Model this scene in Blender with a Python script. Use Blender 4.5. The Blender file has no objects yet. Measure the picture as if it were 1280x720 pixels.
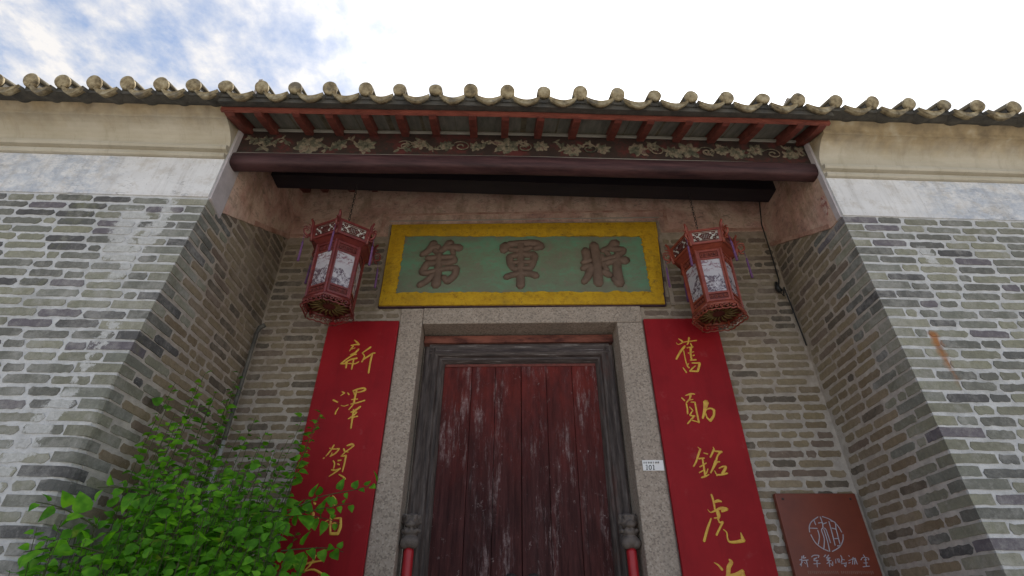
import bpy, bmesh, math, random
from mathutils import Vector, Matrix, noise as mnoise
R = math.radians
random.seed(7)
S = bpy.context.scene
COL = S.collection
EYE = 1.55                     # camera height above the ground

# ------------------------------------------------------------------ camera
cam_d = bpy.data.cameras.new("camera")
cam_d.sensor_width = 36; cam_d.lens = 643.86 * 36 / 1280
cam_d.clip_start = 0.05; cam_d.clip_end = 2000
cam = bpy.data.objects.new("camera", cam_d); COL.objects.link(cam)
pp, rr, yy = R(33.29), R(.3245), R(1.943)
fw = Vector((math.sin(yy)*math.cos(pp), math.cos(yy)*math.cos(pp), math.sin(pp)))
rt = Vector((math.cos(yy), -math.sin(yy), 0)); up = rt.cross(fw)
rt, up = (math.cos(rr)*rt + math.sin(rr)*up), (-math.sin(rr)*rt + math.cos(rr)*up)
M = Matrix((rt, up, -fw)).transposed().to_4x4(); M.translation = (0, 0, EYE)
cam.matrix_world = M
S.camera = cam

# ------------------------------------------------------------------ light
SUN_AZ, SUN_EL = R(36), R(60)  # azimuth from +Y towards +X: the sun stands behind the house
S.view_settings.view_transform = 'Standard'; S.view_settings.look = 'None'
S.view_settings.gamma = 1; S.view_settings.exposure = EXPO = 1.0
sd = bpy.data.lights.new("sun", 'SUN'); sd.energy = 4.8; sd.angle = R(.5); sd.color = (1, .95, .87)
sun = bpy.data.objects.new("sun", sd); COL.objects.link(sun)
SUNV = Vector((math.sin(SUN_AZ)*math.cos(SUN_EL), math.cos(SUN_AZ)*math.cos(SUN_EL), math.sin(SUN_EL)))
sun.rotation_euler = SUNV.to_track_quat('Z', 'Y').to_euler()
sun.location = SUNV*30

# ------------------------------------------------------------------ node helper
class NT:
    def __init__(s, tree): s.t = tree; s.n = tree.nodes; s.l = tree.links; s._pos = None
    def new(s, typ, **kw):
        n = s.n.new(typ)
        for k, v in kw.items(): setattr(n, k, v)
        return n
    def put(s, sock, v):
        if isinstance(v, bpy.types.NodeSocket): s.l.new(v, sock)
        elif isinstance(v, (tuple, list)) and sock.type == 'RGBA' and len(v) == 3: sock.default_value = (*v, 1)
        else: sock.default_value = v
    def pos(s):
        if s._pos is None: s._pos = s.new('ShaderNodeNewGeometry').outputs['Position']
        return s._pos
    def obj(s): return s.new('ShaderNodeTexCoord').outputs['Object']
    def rnd(s): return s.new('ShaderNodeObjectInfo').outputs['Random']
    def scale(s, vec, sc):
        n = s.new('ShaderNodeVectorMath', operation='MULTIPLY'); s.put(n.inputs[0], vec); n.inputs[1].default_value = sc
        return n.outputs[0]
    def noise(s, sc=5, det=4, vec=None, rough=.55, dist=0, out='Fac'):
        n = s.new('ShaderNodeTexNoise'); s.put(n.inputs['Vector'], vec if vec is not None else s.pos())
        n.inputs['Scale'].default_value = sc; n.inputs['Detail'].default_value = det
        n.inputs['Roughness'].default_value = rough; n.inputs['Distortion'].default_value = dist
        return n.outputs[out]
    def vor(s, sc=5, vec=None, feature='F1', out='Distance'):
        n = s.new('ShaderNodeTexVoronoi', feature=feature); s.put(n.inputs['Vector'], vec if vec is not None else s.pos())
        n.inputs['Scale'].default_value = sc
        return n.outputs[out]
    def ramp(s, fac, stops, interp='LINEAR'):
        n = s.new('ShaderNodeValToRGB'); s.put(n.inputs[0], fac); r = n.color_ramp; r.interpolation = interp
        while len(r.elements) < len(stops): r.elements.new(.5)
        for e, (p, c) in zip(r.elements, stops):
            e.position = p; e.color = (*c, 1) if isinstance(c, tuple) else (c, c, c, 1)
        return n.outputs[0]
    def thr(s, fac, a, b):
        n = s.new('ShaderNodeMapRange'); s.put(n.inputs[0], fac); n.inputs[1].default_value = a; n.inputs[2].default_value = b
        return n.outputs[0]
    def mix(s, fac, a, b, mode='MIX'):
        n = s.new('ShaderNodeMix', data_type='RGBA', blend_type=mode)
        s.put(n.inputs[0], fac); s.put(n.inputs[6], a); s.put(n.inputs[7], b)
        return n.outputs[2]
    def m(s, op, a, b=0., c=None, clamp=False):
        n = s.new('ShaderNodeMath', operation=op, use_clamp=clamp); s.put(n.inputs[0], a); s.put(n.inputs[1], b)
        if c is not None: s.put(n.inputs[2], c)
        return n.outputs[0]
    def xyz(s, v):
        n = s.new('ShaderNodeSeparateXYZ'); s.put(n.inputs[0], v); return n.outputs
    def bump(s, h, strength=.3, dist=.01):
        n = s.new('ShaderNodeBump'); s.put(n.inputs['Height'], h); n.inputs['Strength'].default_value = strength
        n.inputs['Distance'].default_value = dist
        return n.outputs[0]

def material(name, fn):
    m = bpy.data.materials.new(name); m.use_nodes = True
    t = NT(m.node_tree); b = m.node_tree.nodes['Principled BSDF']
    r = fn(t)
    t.put(b.inputs['Base Color'], r['c'])
    t.put(b.inputs['Roughness'], r.get('r', .8))
    t.put(b.inputs['Metallic'], r.get('m', 0.))
    b.inputs['Specular IOR Level'].default_value = r.get('s', .3)
    if 'n' in r: t.put(b.inputs['Normal'], r['n'])
    if 'sub' in r:
        b.inputs['Subsurface Weight'].default_value = 0
    if 'tr' in r:
        b.inputs['Transmission Weight'].default_value = r['tr']
    return m

def simple(name, a, b, sc=12, rough=.7, bump=.2, stretch=(1, 1, 1), spec=.3, lo=.3, hi=.7, det=5):
    def fn(t):
        v = t.scale(t.pos(), stretch); n = t.noise(sc, det, v)
        fine = t.noise(sc*7, 3, v)
        c = t.ramp(t.m('ADD', t.m('MULTIPLY', n, .75), t.m('MULTIPLY', fine, .25)), [(lo, a), (hi, b)])
        return dict(c=c, r=rough, s=spec, n=t.bump(t.m('ADD', n, fine), bump, .004))
    return material(name, fn)

# ------------------------------------------------------------------ sky
W = bpy.data.worlds.new("World"); S.world = W; W.use_nodes = True
t = NT(W.node_tree); bg = W.node_tree.nodes['Background']
sky = t.new('ShaderNodeTexSky', sky_type='NISHITA'); sky.sun_disc = False
sky.sun_elevation = SUN_EL; sky.sun_rotation = SUN_AZ; sky.air_density = 1.1; sky.dust_density = 1.2; sky.ozone_density = 1.5
gen = t.new('ShaderNodeTexCoord').outputs['Generated']
vz = t.xyz(gen)
den = t.m('MAXIMUM', t.m('ADD', vz[2], .12), .05)
cx, cy = t.m('DIVIDE', vz[0], den), t.m('DIVIDE', vz[1], den)
cc = t.new('ShaderNodeCombineXYZ'); t.put(cc.inputs[0], cx); t.put(cc.inputs[1], cy)
cv = cc.outputs[0]
big = t.noise(1.1, 3, cv); mid = t.noise(10.5, 6, cv, .6, .1); fine = t.noise(30, 5, cv, .6, .1)
dot = t.new('ShaderNodeVectorMath', operation='DOT_PRODUCT'); t.put(dot.inputs[0], gen); dot.inputs[1].default_value = SUNV
glow = t.m('POWER', t.m('MAXIMUM', dot.outputs['Value'], 0.), 5.)
cov = t.m('ADD', t.m('ADD', t.m('MULTIPLY', big, .55), t.m('MULTIPLY', mid, .62)), t.m('MULTIPLY', fine, .28))
cov = t.m('ADD', cov, t.m('MULTIPLY', glow, .26))
mask = t.thr(cov, .67, .90)
cb = t.m('ADD', 4.7, t.m('MULTIPLY', t.m('POWER', t.m('MAXIMUM', dot.outputs['Value'], 0.), 12.), 14.))
cloudc = t.mix(1., t.ramp(mid, [(.34, (.76, .80, .88)), (.62, (1.03, 1.0, .98))]), cb, 'MULTIPLY')
haze = t.mix(t.m('ADD', t.m('MULTIPLY', glow, .55), .12, clamp=True), sky.outputs[0], cloudc)
t.put(bg.inputs['Color'], t.mix(mask, haze, cloudc)); bg.inputs['Strength'].default_value = 0.1

# ------------------------------------------------------------------ mesh helper
class MB:
    def __init__(s): s.v = []; s.f = []
    def add(s, vs, fs):
        k = len(s.v); s.v += [tuple(p) for p in vs]; s.f += [tuple(i+k for i in f) for f in fs]; return s
    def box(s, x0, x1, y0, y1, z0, z1, fn=None):
        vs = [(x, y, z) for z in (z0, z1) for y in (y0, y1) for x in (x0, x1)]
        if fn: vs = [fn(*p) for p in vs]
        return s.add(vs, [(0, 2, 3, 1), (4, 5, 7, 6), (0, 1, 5, 4), (2, 6, 7, 3), (0, 4, 6, 2), (1, 3, 7, 5)])
    def tube(s, pts, rad, n=6, caps=True, flat=1.):
        pts = [Vector(p) for p in pts]; rs = rad if isinstance(rad, (list, tuple)) else [rad]*len(pts)
        k = len(s.v); prev = None
        for i, p in enumerate(pts):
            d = (pts[min(i+1, len(pts)-1)] - pts[max(i-1, 0)]).normalized()
            ref = prev if prev else (Vector((0, 0, 1)) if abs(d.z) < .9 else Vector((1, 0, 0)))
            a = (ref - d*ref.dot(d)).normalized(); b = d.cross(a); prev = a
            for j in range(n):
                t_ = 2*math.pi*j/n; s.v.append(tuple(p + (a*math.cos(t_) + b*math.sin(t_)*flat)*rs[i]))
        for i in range(len(pts)-1):
            for j in range(n):
                a0 = k+i*n+j; a1 = k+i*n+(j+1) % n; s.f.append((a0, a1, a1+n, a0+n))
        if caps:
            s.f.append(tuple(k+j for j in reversed(range(n)))); s.f.append(tuple(k+(len(pts)-1)*n+j for j in range(n)))
        return s
    def lathe(s, prof, n=16, c=(0, 0, 0), a0=0.):
        k = len(s.v)
        for r, z in prof:
            for j in range(n):
                t_ = a0+2*math.pi*j/n; s.v.append((c[0]+r*math.cos(t_), c[1]+r*math.sin(t_), c[2]+z))
        for i in range(len(prof)-1):
            for j in range(n):
                a = k+i*n+j; b = k+i*n+(j+1) % n; s.f.append((a, b, b+n, a+n))
        s.f.append(tuple(k+j for j in reversed(range(n)))); s.f.append(tuple(k+(len(prof)-1)*n+j for j in range(n)))
        return s
    def prism(s, poly, axis_vec, closed=True):
        """poly: list of 3-D points; extruded along axis_vec"""
        n = len(poly); a = Vector(axis_vec)
        vs = [tuple(Vector(p)) for p in poly] + [tuple(Vector(p)+a) for p in poly]
        fs = [(i, (i+1) % n, (i+1) % n+n, i+n) for i in range(n if closed else n-1)]
        fs += [tuple(reversed(range(n))), tuple(range(n, 2*n))]
        return s.add(vs, fs)
    def ribbon(s, pts, h, fn, z0=0.):
        """brush stroke with a domed section: pts (u, v, width); fn(u, v, w) -> world point, w = height above the board"""
        P = [(p[0], p[1]) for p in pts]; Wd = [p[2] for p in pts]
        if len(P) == 2: P = [P[0], ((P[0][0]+P[1][0])/2, (P[0][1]+P[1][1])/2), P[1]]; Wd = [Wd[0], (Wd[0]+Wd[1])/2, Wd[1]]
        Q = []; n = len(P)
        for i in range(n-1):
            p0, p1, p2, p3 = P[max(i-1, 0)], P[i], P[i+1], P[min(i+2, n-1)]
            st = 4
            for j in range(st + (i == n-2)):
                u = j/st
                f = lambda a, b, c, d: .5*((2*b)+(-a+c)*u+(2*a-5*b+4*c-d)*u*u+(-a+3*b-3*c+d)*u**3)
                Q.append((f(p0[0], p1[0], p2[0], p3[0]), f(p0[1], p1[1], p2[1], p3[1]), Wd[i]*(1-u)+Wd[i+1]*u))
        # rounded ends
        (x0, y0, w0), (x1, y1, w1) = Q[0], Q[-1]
        def ext(a, b, w):
            d = math.hypot(a[0]-b[0], a[1]-b[1]) or 1; return (a[0]+(a[0]-b[0])/d*w*.38, a[1]+(a[1]-b[1])/d*w*.38, w*.45)
        Q = [ext(Q[0], Q[1], w0)] + Q + [ext(Q[-1], Q[-2], w1)]
        k = len(s.v); m_ = len(Q)
        for i, (x, y, w) in enumerate(Q):
            a, b = Q[max(i-1, 0)], Q[min(i+1, m_-1)]; dx, dy = b[0]-a[0], b[1]-a[1]; d = math.hypot(dx, dy) or 1
            nx, ny = -dy/d*w/2, dx/d*w/2
            e = .55 if i in (0, m_-1) else 1.
            for c, hh in ((-1, 0), (-.8, .8), (0, 1), (.8, .8), (1, 0)):
                s.v.append(tuple(fn(x+nx*c, y+ny*c, z0 + (h*hh*e if hh else -.001))))
        for i in range(m_-1):
            for j in range(4):
                a = k+i*5+j; s.f.append((a, a+5, a+6, a+1))
        s.f.append(tuple(k+j for j in range(5))); s.f.append(tuple(k+(m_-1)*5+j for j in reversed(range(5))))
        return s
    def mesh(s, name, mats, smooth=False, origin=(0, 0, 0), fix=True):
        o = Vector(origin)
        me = bpy.data.meshes.new(name); me.from_pydata([tuple(Vector(p)-o) for p in s.v], [], s.f)
        if fix:
            b = bmesh.new(); b.from_mesh(me); bmesh.ops.recalc_face_normals(b, faces=b.faces); b.to_mesh(me); b.free()
        for m in (mats if isinstance(mats, (list, tuple)) else [mats]): me.materials.append(m)
        if smooth: me.polygons.foreach_set('use_smooth', [True]*len(me.polygons))
        me.update(); return me
    def build(s, name, mat, parent=None, smooth=False, origin=None, fix=True):
        if origin is None: origin = ROOTLOC.get(parent.name, (0, 0, 0)) if parent else (0, 0, 0)
        ob = bpy.data.objects.new(name, s.mesh(name, mat, smooth, origin, fix)); COL.objects.link(ob)
        if parent: ob.parent = parent; ROOTLOC[ob.name] = origin
        else: ob.location = origin; ROOTLOC[ob.name] = origin
        return ob
ROOTLOC = {}                    # object name -> world position its mesh is measured from

def tag(o, label=None, cat=None, group=None, kind=None):
    for k, v in (('label', label), ('category', cat), ('group', group), ('kind', kind)):
        if v: o[k] = v
    return o
def empty(name, loc, label, cat, group=None):
    o = bpy.data.objects.new(name, None); COL.objects.link(o); o.location = loc; o.empty_display_size = .1
    ROOTLOC[o.name] = tuple(loc); return tag(o, label, cat, group)
def place(name, me, parent, loc, rotz=0., scale=None, rot=None):
    """a mesh instance at a world position under a parent that has no rotation"""
    o = bpy.data.objects.new(name, me); COL.objects.link(o); o.parent = parent
    o.location = Vector(loc) - Vector(ROOTLOC[parent.name]); o.rotation_euler = rot if rot else (0, 0, rotz)
    if scale: o.scale = scale
    return o
def shade(o):
    o.data.polygons.foreach_set('use_smooth', [True]*len(o.data.polygons)); return o
def bevel(o, w=.004, seg=2):
    m = o.modifiers.new('bevel', 'BEVEL'); m.width = w; m.segments = seg; m.limit_method = 'ANGLE'; return o

# the recessed wall stands a little askew to the front: back(x, off, z), off = metres in front of the wall face
BY, BB = 3.73, -.065
BROT = math.atan(BB)
def back(x, off, z): return (x, BY - off + BB*x, z)
GL={'di':[[(-586,4456,57),(-627,4376,48),(-686,4327,32)],[(-613,4406,40),(-542,4415,44)],[(-571,4375,40),(-544,4345,36)],[(-440,4454,64),(-477,4404,48),(-529,4354,36)],[(-470,4414,48),(-349,4402,56)],[(-411,4372,36),(-400,4332,32)],[(-630,4287,40),(-500,4294,36),(-397,4293,43)],[(-397,4293,40),(-402,4244,39),(-636,4228,43)],[(-628,4228,47),(-660,4152,47),(-666,4133,39)],[(-666,4133,39),(-611,4127,39),(-475,4168,31),(-366,4176,43)],[(-366,4176,47),(-377,4100,46),(-434,4036,46)],[(-434,4036,46),(-468,4083,35)],[(-527,4334,44),(-525,4169,51),(-530,4001,61)],[(-562,4103,39),(-618,4039,42),(-675,3998,38)]],
'jun':[[(62,4415,72),(47,4365,55)],[(93,4434,40),(213,4443,48),(325,4441,56),(380,4404,63)],[(380,4404,48),(324,4380,32)],[(102,4374,32),(197,4362,40),(292,4391,36)],[(102,4294,47),(111,4217,47),(142,4159,39)],[(102,4294,39),(205,4312,39),(322,4311,47)],[(322,4301,51),(305,4223,47),(273,4157,42)],[(126,4226,27),(298,4233,27)],[(134,4159,35),(281,4166,35)],[(73,4075,42),(135,4097,38),(257,4110,42),(333,4085,46)],[(201,4433,48),(200,4254,47),(197,3981,53)]],
'jiang':[[(775,4352,55),(782,4283,54),(770,4225,39)],[(747,4221,39),(810,4244,35)],[(855,4411,63),(864,4292,62),(864,4148,61),(862,3999,60)],[(742,4159,46),(813,4186,46)],[(807,4158,54),(782,4083,49),(739,4015,41)],[(1046,4428,71),(985,4369,47),(928,4350,39)],[(1000,4369,39),(1108,4347,55)],[(1107,4337,47),(1038,4279,39),(911,4242,39)],[(958,4330,31),(977,4290,31)],[(915,4291,35),(917,4233,31)],[(914,4194,38),(1018,4231,42),(1119,4239,62)],[(1058,4318,43),(1035,4145,57),(1038,3997,67)],[(1037,3988,45),(990,4043,30)],[(915,4119,42),(964,4081,45)],[(915,4204,31),(946,4128,34)]],
'xin':[[(-1144,3477,8),(-1122,3459,14),(-1102,3438,15)],[(-1165,3430,8),(-1134,3437,10),(-1102,3439,12)],[(-1145,3424,10),(-1158,3403,10),(-1167,3382,8)],[(-1154,3397,6),(-1129,3409,8)],[(-1098,3396,14),(-1121,3364,15),(-1153,3347,12)],[(-1150,3347,10),(-1109,3352,12)],[(-1124,3350,11),(-1167,3321,13),(-1216,3270,12)],[(-1186,3281,11),(-1143,3306,13),(-1097,3317,13)],[(-1210,3270,12),(-1168,3269,7)],[(-1173,3284,15),(-1170,3235,13)],[(-1121,3303,11),(-1122,3263,13),(-1123,3221,10)],[(-1163,3272,7),(-1105,3269,11),(-1076,3286,7)],[(-1004,3413,17),(-1030,3390,12),(-1062,3361,6)],[(-1062,3361,7),(-1039,3331,11),(-1052,3285,13)],[(-1047,3303,11),(-1010,3331,13),(-977,3357,13),(-958,3360,7)],[(-981,3351,14),(-985,3273,14),(-984,3189,12)]],
'ze':[[(-1165,3039,7),(-1144,3027,13)],[(-1144,3026,11),(-1168,3005,5)],[(-1119,3028,7),(-1107,3015,11)],[(-1218,2971,13),(-1182,2955,11)],[(-1166,2910,6),(-1180,2880,10),(-1181,2862,11)],[(-1151,2929,5),(-1125,2923,8),(-1097,2933,7)],[(-1081,3042,11),(-1048,3057,11),(-1003,3065,13),(-988,3052,15),(-1014,3038,12),(-1043,3031,9)],[(-1075,3039,9),(-1063,3012,10)],[(-1054,3047,15),(-1057,2993,13),(-1057,2946,15)],[(-1079,2973,8),(-1034,2978,8)],[(-1078,2938,8),(-1029,2949,12),(-977,2967,10)],[(-1054,2946,10),(-1065,2925,9),(-1085,2895,9)],[(-1004,2917,15),(-1030,2894,15),(-1066,2874,9)],[(-1052,2879,13),(-1021,2874,9)],[(-1021,2874,9),(-1051,2843,13),(-1077,2823,8)],[(-1059,2833,10),(-1011,2843,10)],[(-1050,2894,10),(-1047,2833,13),(-1045,2753,11)]],
'he':[[(-1146,2632,11),(-1163,2594,11),(-1188,2555,9)],[(-1199,2541,10),(-1203,2538,10)],[(-1173,2609,8),(-1143,2604,9),(-1103,2606,10)],[(-1103,2606,10),(-1123,2576,11),(-1159,2552,9)],[(-1155,2555,7),(-1149,2576,7)],[(-1071,2604,11),(-1058,2585,12)],[(-1051,2627,10),(-1019,2637,17),(-1003,2627,14)],[(-1005,2625,12),(-1028,2603,9),(-1057,2582,10)],[(-1058,2585,11),(-1034,2582,6)],[(-1057,2580,9),(-1080,2552,7)],[(-1076,2552,8),(-1046,2557,13)],[(-1046,2557,13),(-1046,2506,13),(-1050,2447,10)],[(-1129,2520,9),(-1116,2501,10),(-1116,2469,8)],[(-1096,2522,10),(-1075,2524,10)],[(-1094,2499,10),(-1081,2494,10)],[(-1128,2458,12),(-1100,2456,9),(-1069,2467,12)],[(-1073,2465,12),(-1101,2440,11),(-1136,2415,7)],[(-1071,2427,7),(-1040,2411,12),(-1021,2397,11)]],
'rui':[[(-1209,2243,8),(-1197,2236,16)],[(-1235,2182,11),(-1231,2173,10)],[(-1197,2177,19),(-1191,2139,14)],[(-1226,2118,8),(-1194,2127,10),(-1171,2141,6)],[(-1157,2151,8),(-1153,2144,8)],[(-1088,2288,7),(-1068,2266,15),(-1072,2246,6)],[(-1061,2243,12),(-1067,2221,9),(-1093,2221,4)],[(-1071,2163,19),(-1067,2101,13),(-1056,2050,14)],[(-1077,2139,5),(-1109,2120,7),(-1123,2085,10)],[(-1119,2094,6),(-1075,2106,6)],[(-1052,2144,7),(-1005,2146,12)],[(-1005,2144,14),(-998,2092,19),(-1008,2050,18)],[(-1054,2052,17),(-1008,2052,18)],[(-1061,2111,6),(-1033,2115,9),(-1039,2078,9)]],
'zhi':[[(-1197,1871,9),(-1141,1885,14),(-1073,1896,7)],[(-1126,1923,12),(-1150,1871,12),(-1178,1840,7)],[(-1177,1836,7),(-1120,1844,12),(-1043,1810,14)]],
'jiu':[[(1448,3464,7),(1471,3446,16),(1474,3431,14)],[(1474,3431,10),(1437,3414,7),(1424,3429,5)],[(1531,3472,15),(1518,3431,12),(1505,3413,9)],[(1482,3434,7),(1531,3442,8),(1586,3448,9)],[(1486,3399,16),(1442,3350,16),(1400,3287,12)],[(1469,3361,7),(1469,3287,9),(1473,3236,9),(1484,3214,11)],[(1533,3425,7),(1542,3389,13)],[(1499,3384,9),(1547,3392,11)],[(1530,3384,18),(1518,3332,15),(1517,3286,13)],[(1501,3338,9),(1544,3349,9)],[(1533,3315,9),(1544,3320,9)],[(1506,3278,11),(1549,3280,11)],[(1438,3214,7),(1457,3175,12)],[(1514,3253,10),(1572,3252,13)],[(1571,3249,17),(1557,3213,17),(1544,3186,17)],[(1484,3186,13),(1543,3183,13)],[(1537,3230,7),(1508,3208,11),(1489,3189,11)],[(1472,3231,12),(1485,3247,10)]],
'xun':[[(1419,2991,8),(1460,3004,14),(1487,3001,8)],[(1386,2973,9),(1404,2952,11)],[(1456,2994,17),(1443,2965,10),(1416,2937,10)],[(1437,2955,7),(1467,2960,7)],[(1412,2927,10),(1413,2891,12),(1408,2851,11)],[(1448,2939,7),(1473,2939,9)],[(1477,2937,11),(1476,2871,12),(1477,2786,14)],[(1432,2901,8),(1445,2883,9),(1450,2871,7)],[(1445,2871,8),(1423,2841,11)],[(1422,2838,10),(1455,2833,11)],[(1447,2828,13),(1424,2806,11),(1395,2777,10)],[(1432,2801,7),(1477,2786,9)],[(1557,2936,39),(1549,2911,29),(1534,2870,21),(1509,2815,12)],[(1543,2880,12),(1579,2890,12),(1603,2877,17)],[(1603,2877,17),(1592,2835,16),(1560,2798,19)],[(1560,2798,17),(1541,2820,10),(1537,2850,9)]],
'ming':[[(1436,2609,5),(1447,2595,9)],[(1450,2595,14),(1428,2554,14),(1405,2509,12),(1381,2477,10)],[(1469,2568,7),(1493,2561,11)],[(1427,2529,11),(1465,2533,9)],[(1452,2527,11),(1451,2486,12),(1448,2415,14)],[(1423,2473,8),(1472,2499,8)],[(1412,2435,8),(1442,2450,7)],[(1475,2459,7),(1458,2428,8)],[(1421,2402,11),(1450,2411,11),(1474,2422,7)],[(1540,2609,4),(1544,2593,12)],[(1543,2590,16),(1527,2567,12),(1507,2538,11)],[(1543,2581,9),(1592,2574,16)],[(1583,2572,14),(1560,2549,11),(1541,2513,14)],[(1540,2508,23),(1516,2472,14),(1488,2433,9)],[(1542,2508,12),(1564,2506,9)],[(1517,2446,6),(1527,2415,9)],[(1550,2463,7),(1580,2475,11),(1600,2472,16)],[(1599,2468,15),(1577,2441,18),(1565,2428,15)],[(1528,2419,11),(1564,2421,12),(1599,2430,11)]],
'hu':[[(1465,2291,13),(1470,2254,14),(1469,2201,12)],[(1479,2247,14),(1501,2254,18),(1520,2249,11)],[(1421,2201,3),(1437,2182,7),(1473,2194,12),(1511,2208,18),(1545,2201,23)],[(1544,2199,15),(1512,2189,15)],[(1482,2192,22),(1486,2163,22),(1474,2140,9)],[(1453,2147,7),(1478,2149,9)],[(1477,2142,9),(1482,2121,10),(1503,2123,13)],[(1502,2121,13),(1474,2084,12),(1447,2047,12)],[(1432,2144,9),(1397,2084,15),(1361,2011,15)],[(1496,2079,4),(1514,2061,8),(1512,2029,9),(1521,2007,13),(1570,2007,17),(1612,2016,22)],[(1603,2061,4),(1606,2034,17),(1609,2016,22)]],
'zhi4':[[(1399,1889,4),(1421,1876,11),(1440,1851,16)],[(1496,1906,11),(1506,1891,22),(1484,1864,25),(1472,1825,24)],[(1470,1815,22),(1515,1820,24),(1563,1840,24)],[(1561,1845,19),(1562,1816,24)],[(1471,1820,24),(1445,1772,24)],[(1563,1820,27),(1536,1773,24)]],
'emblem':[[(2035,2063,7),(2042,2094,7),(2067,2125,7),(2116,2153,7)],[(2144,2155,7),(2189,2137,7),(2221,2106,7),(2236,2063,7)],[(2240,2049,7),(2228,2016,7),(2195,1978,7),(2141,1952,7)],[(2117,1954,7),(2078,1974,7),(2050,2005,7),(2038,2047,7)],[(2083,2137,7),(2086,2106,7)],[(2042,2086,7),(2088,2084,7)],[(2089,2074,7),(2087,2035,7),(2067,1993,7)],[(2129,2153,7),(2132,2118,7),(2126,2086,7)],[(2106,2116,7),(2133,2119,7)],[(2134,2110,7),(2157,2118,7)],[(2126,2086,7),(2112,2074,7),(2113,2024,7),(2091,1963,7)],[(2128,2078,7),(2129,2016,7),(2124,1952,7)],[(2135,2086,7),(2142,2070,7),(2144,2001,7)],[(2175,2125,7),(2172,2047,7),(2168,1986,7)],[(2187,2129,7),(2212,2118,7),(2205,2082,7)],[(2181,2086,7),(2202,2080,7)],[(2205,2082,7),(2200,1994,7)],[(2177,2024,7),(2203,2026,7)],[(2180,1982,7),(2201,1986,7)]],
'sjiang':[[(1945,1925,7),(1925,1870,6)],[(1925,1904,7),(1940,1907,7)],[(1957,1928,7),(1949,1914,7),(1966,1918,7)],[(1941,1901,7),(1977,1904,7)],[(1965,1904,7),(1963,1866,6)],[(1919,1876,6),(1939,1894,7)],[(1950,1890,6),(1955,1883,6)]],
'sjun':[[(2003,1921,7),(2020,1930,7),(2050,1929,7),(2043,1918,7)],[(2014,1911,7),(2034,1916,7)],[(2030,1915,7),(2010,1901,7),(2037,1901,7)],[(2005,1883,6),(2044,1885,6)],[(2029,1901,7),(2021,1866,6)]],
'sdi':[[(2093,1932,7),(2080,1922,7)],[(2112,1932,7),(2096,1918,7)],[(2091,1915,7),(2115,1916,7)],[(2115,1916,7),(2091,1903,6),(2117,1901,6)],[(2123,1894,6),(2116,1873,6),(2108,1884,6)],[(2105,1915,7),(2097,1867,6)],[(2105,1897,6),(2085,1884,6)]],
'shong':[[(2146,1908,6),(2141,1887,6)],[(2157,1911,7),(2160,1891,6)],[(2167,1911,7),(2167,1891,6)],[(2184,1929,7),(2187,1915,7),(2177,1891,6)],[(2185,1908,6),(2199,1905,6)],[(2173,1884,6),(2200,1887,6)],[(2205,1891,6),(2193,1867,6),(2189,1877,6)]],
'sxiang':[[(2234,1929,7),(2236,1924,7)],[(2224,1901,6),(2237,1905,6)],[(2219,1887,6),(2230,1891,6)],[(2257,1919,6),(2240,1881,6)],[(2242,1908,6),(2262,1912,6)],[(2267,1915,6),(2253,1881,6)],[(2267,1915,6),(2269,1882,6)]],
'stang':[[(2325,1933,7),(2330,1919,6)],[(2300,1905,6),(2318,1919,6),(2347,1915,6),(2347,1905,6)],[(2321,1905,6),(2337,1907,6)],[(2332,1915,6),(2320,1871,6)],[(2311,1888,6),(2334,1889,6)],[(2299,1867,6),(2339,1871,6)]],
'digits':[[(1062,2488,3),(1070,2492,5),(1066,2462,7)],[(1060,2461,3),(1073,2461,3)],[(1092,2491,5),(1084,2484,6),(1082,2469,6),(1088,2461,5),(1096,2468,6),(1098,2484,6),(1092,2491,5)],[(1109,2488,3),(1116,2491,5),(1113,2462,7)],[(1107,2461,3),(1120,2461,3)]],
'address':[[(1047,2512,2),(1057,2512,2)],[(1052,2514,2),(1052,2504,2)],[(1047,2507,2),(1057,2507,2)],[(1048,2503,2),(1055,2505,2)],[(1062,2512,2),(1072,2512,2)],[(1067,2514,2),(1066,2504,2)],[(1061,2507,2),(1071,2506,2)],[(1063,2503,2),(1070,2505,2)],[(1079,2511,2),(1090,2512,2)],[(1085,2514,2),(1084,2503,2)],[(1079,2507,2),(1089,2506,2)],[(1080,2503,2),(1087,2505,2)],[(1095,2511,2),(1106,2512,2)],[(1101,2514,2),(1100,2503,2)],[(1095,2507,2),(1105,2506,2)],[(1096,2503,2),(1103,2505,2)],[(1114,2511,2),(1117,2512,2)],[(1116,2514,2),(1115,2503,2)],[(1113,2507,2),(1116,2506,2)],[(1113,2503,2),(1116,2505,2)],[(1129,2511,2),(1139,2512,2)],[(1134,2514,2),(1133,2503,2)],[(1128,2507,2),(1138,2506,2)],[(1129,2503,2),(1136,2504,2)],[(1144,2511,2),(1154,2512,2)],[(1149,2514,2),(1148,2503,2)],[(1143,2507,2),(1153,2506,2)],[(1144,2503,2),(1151,2504,2)]]}

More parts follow.
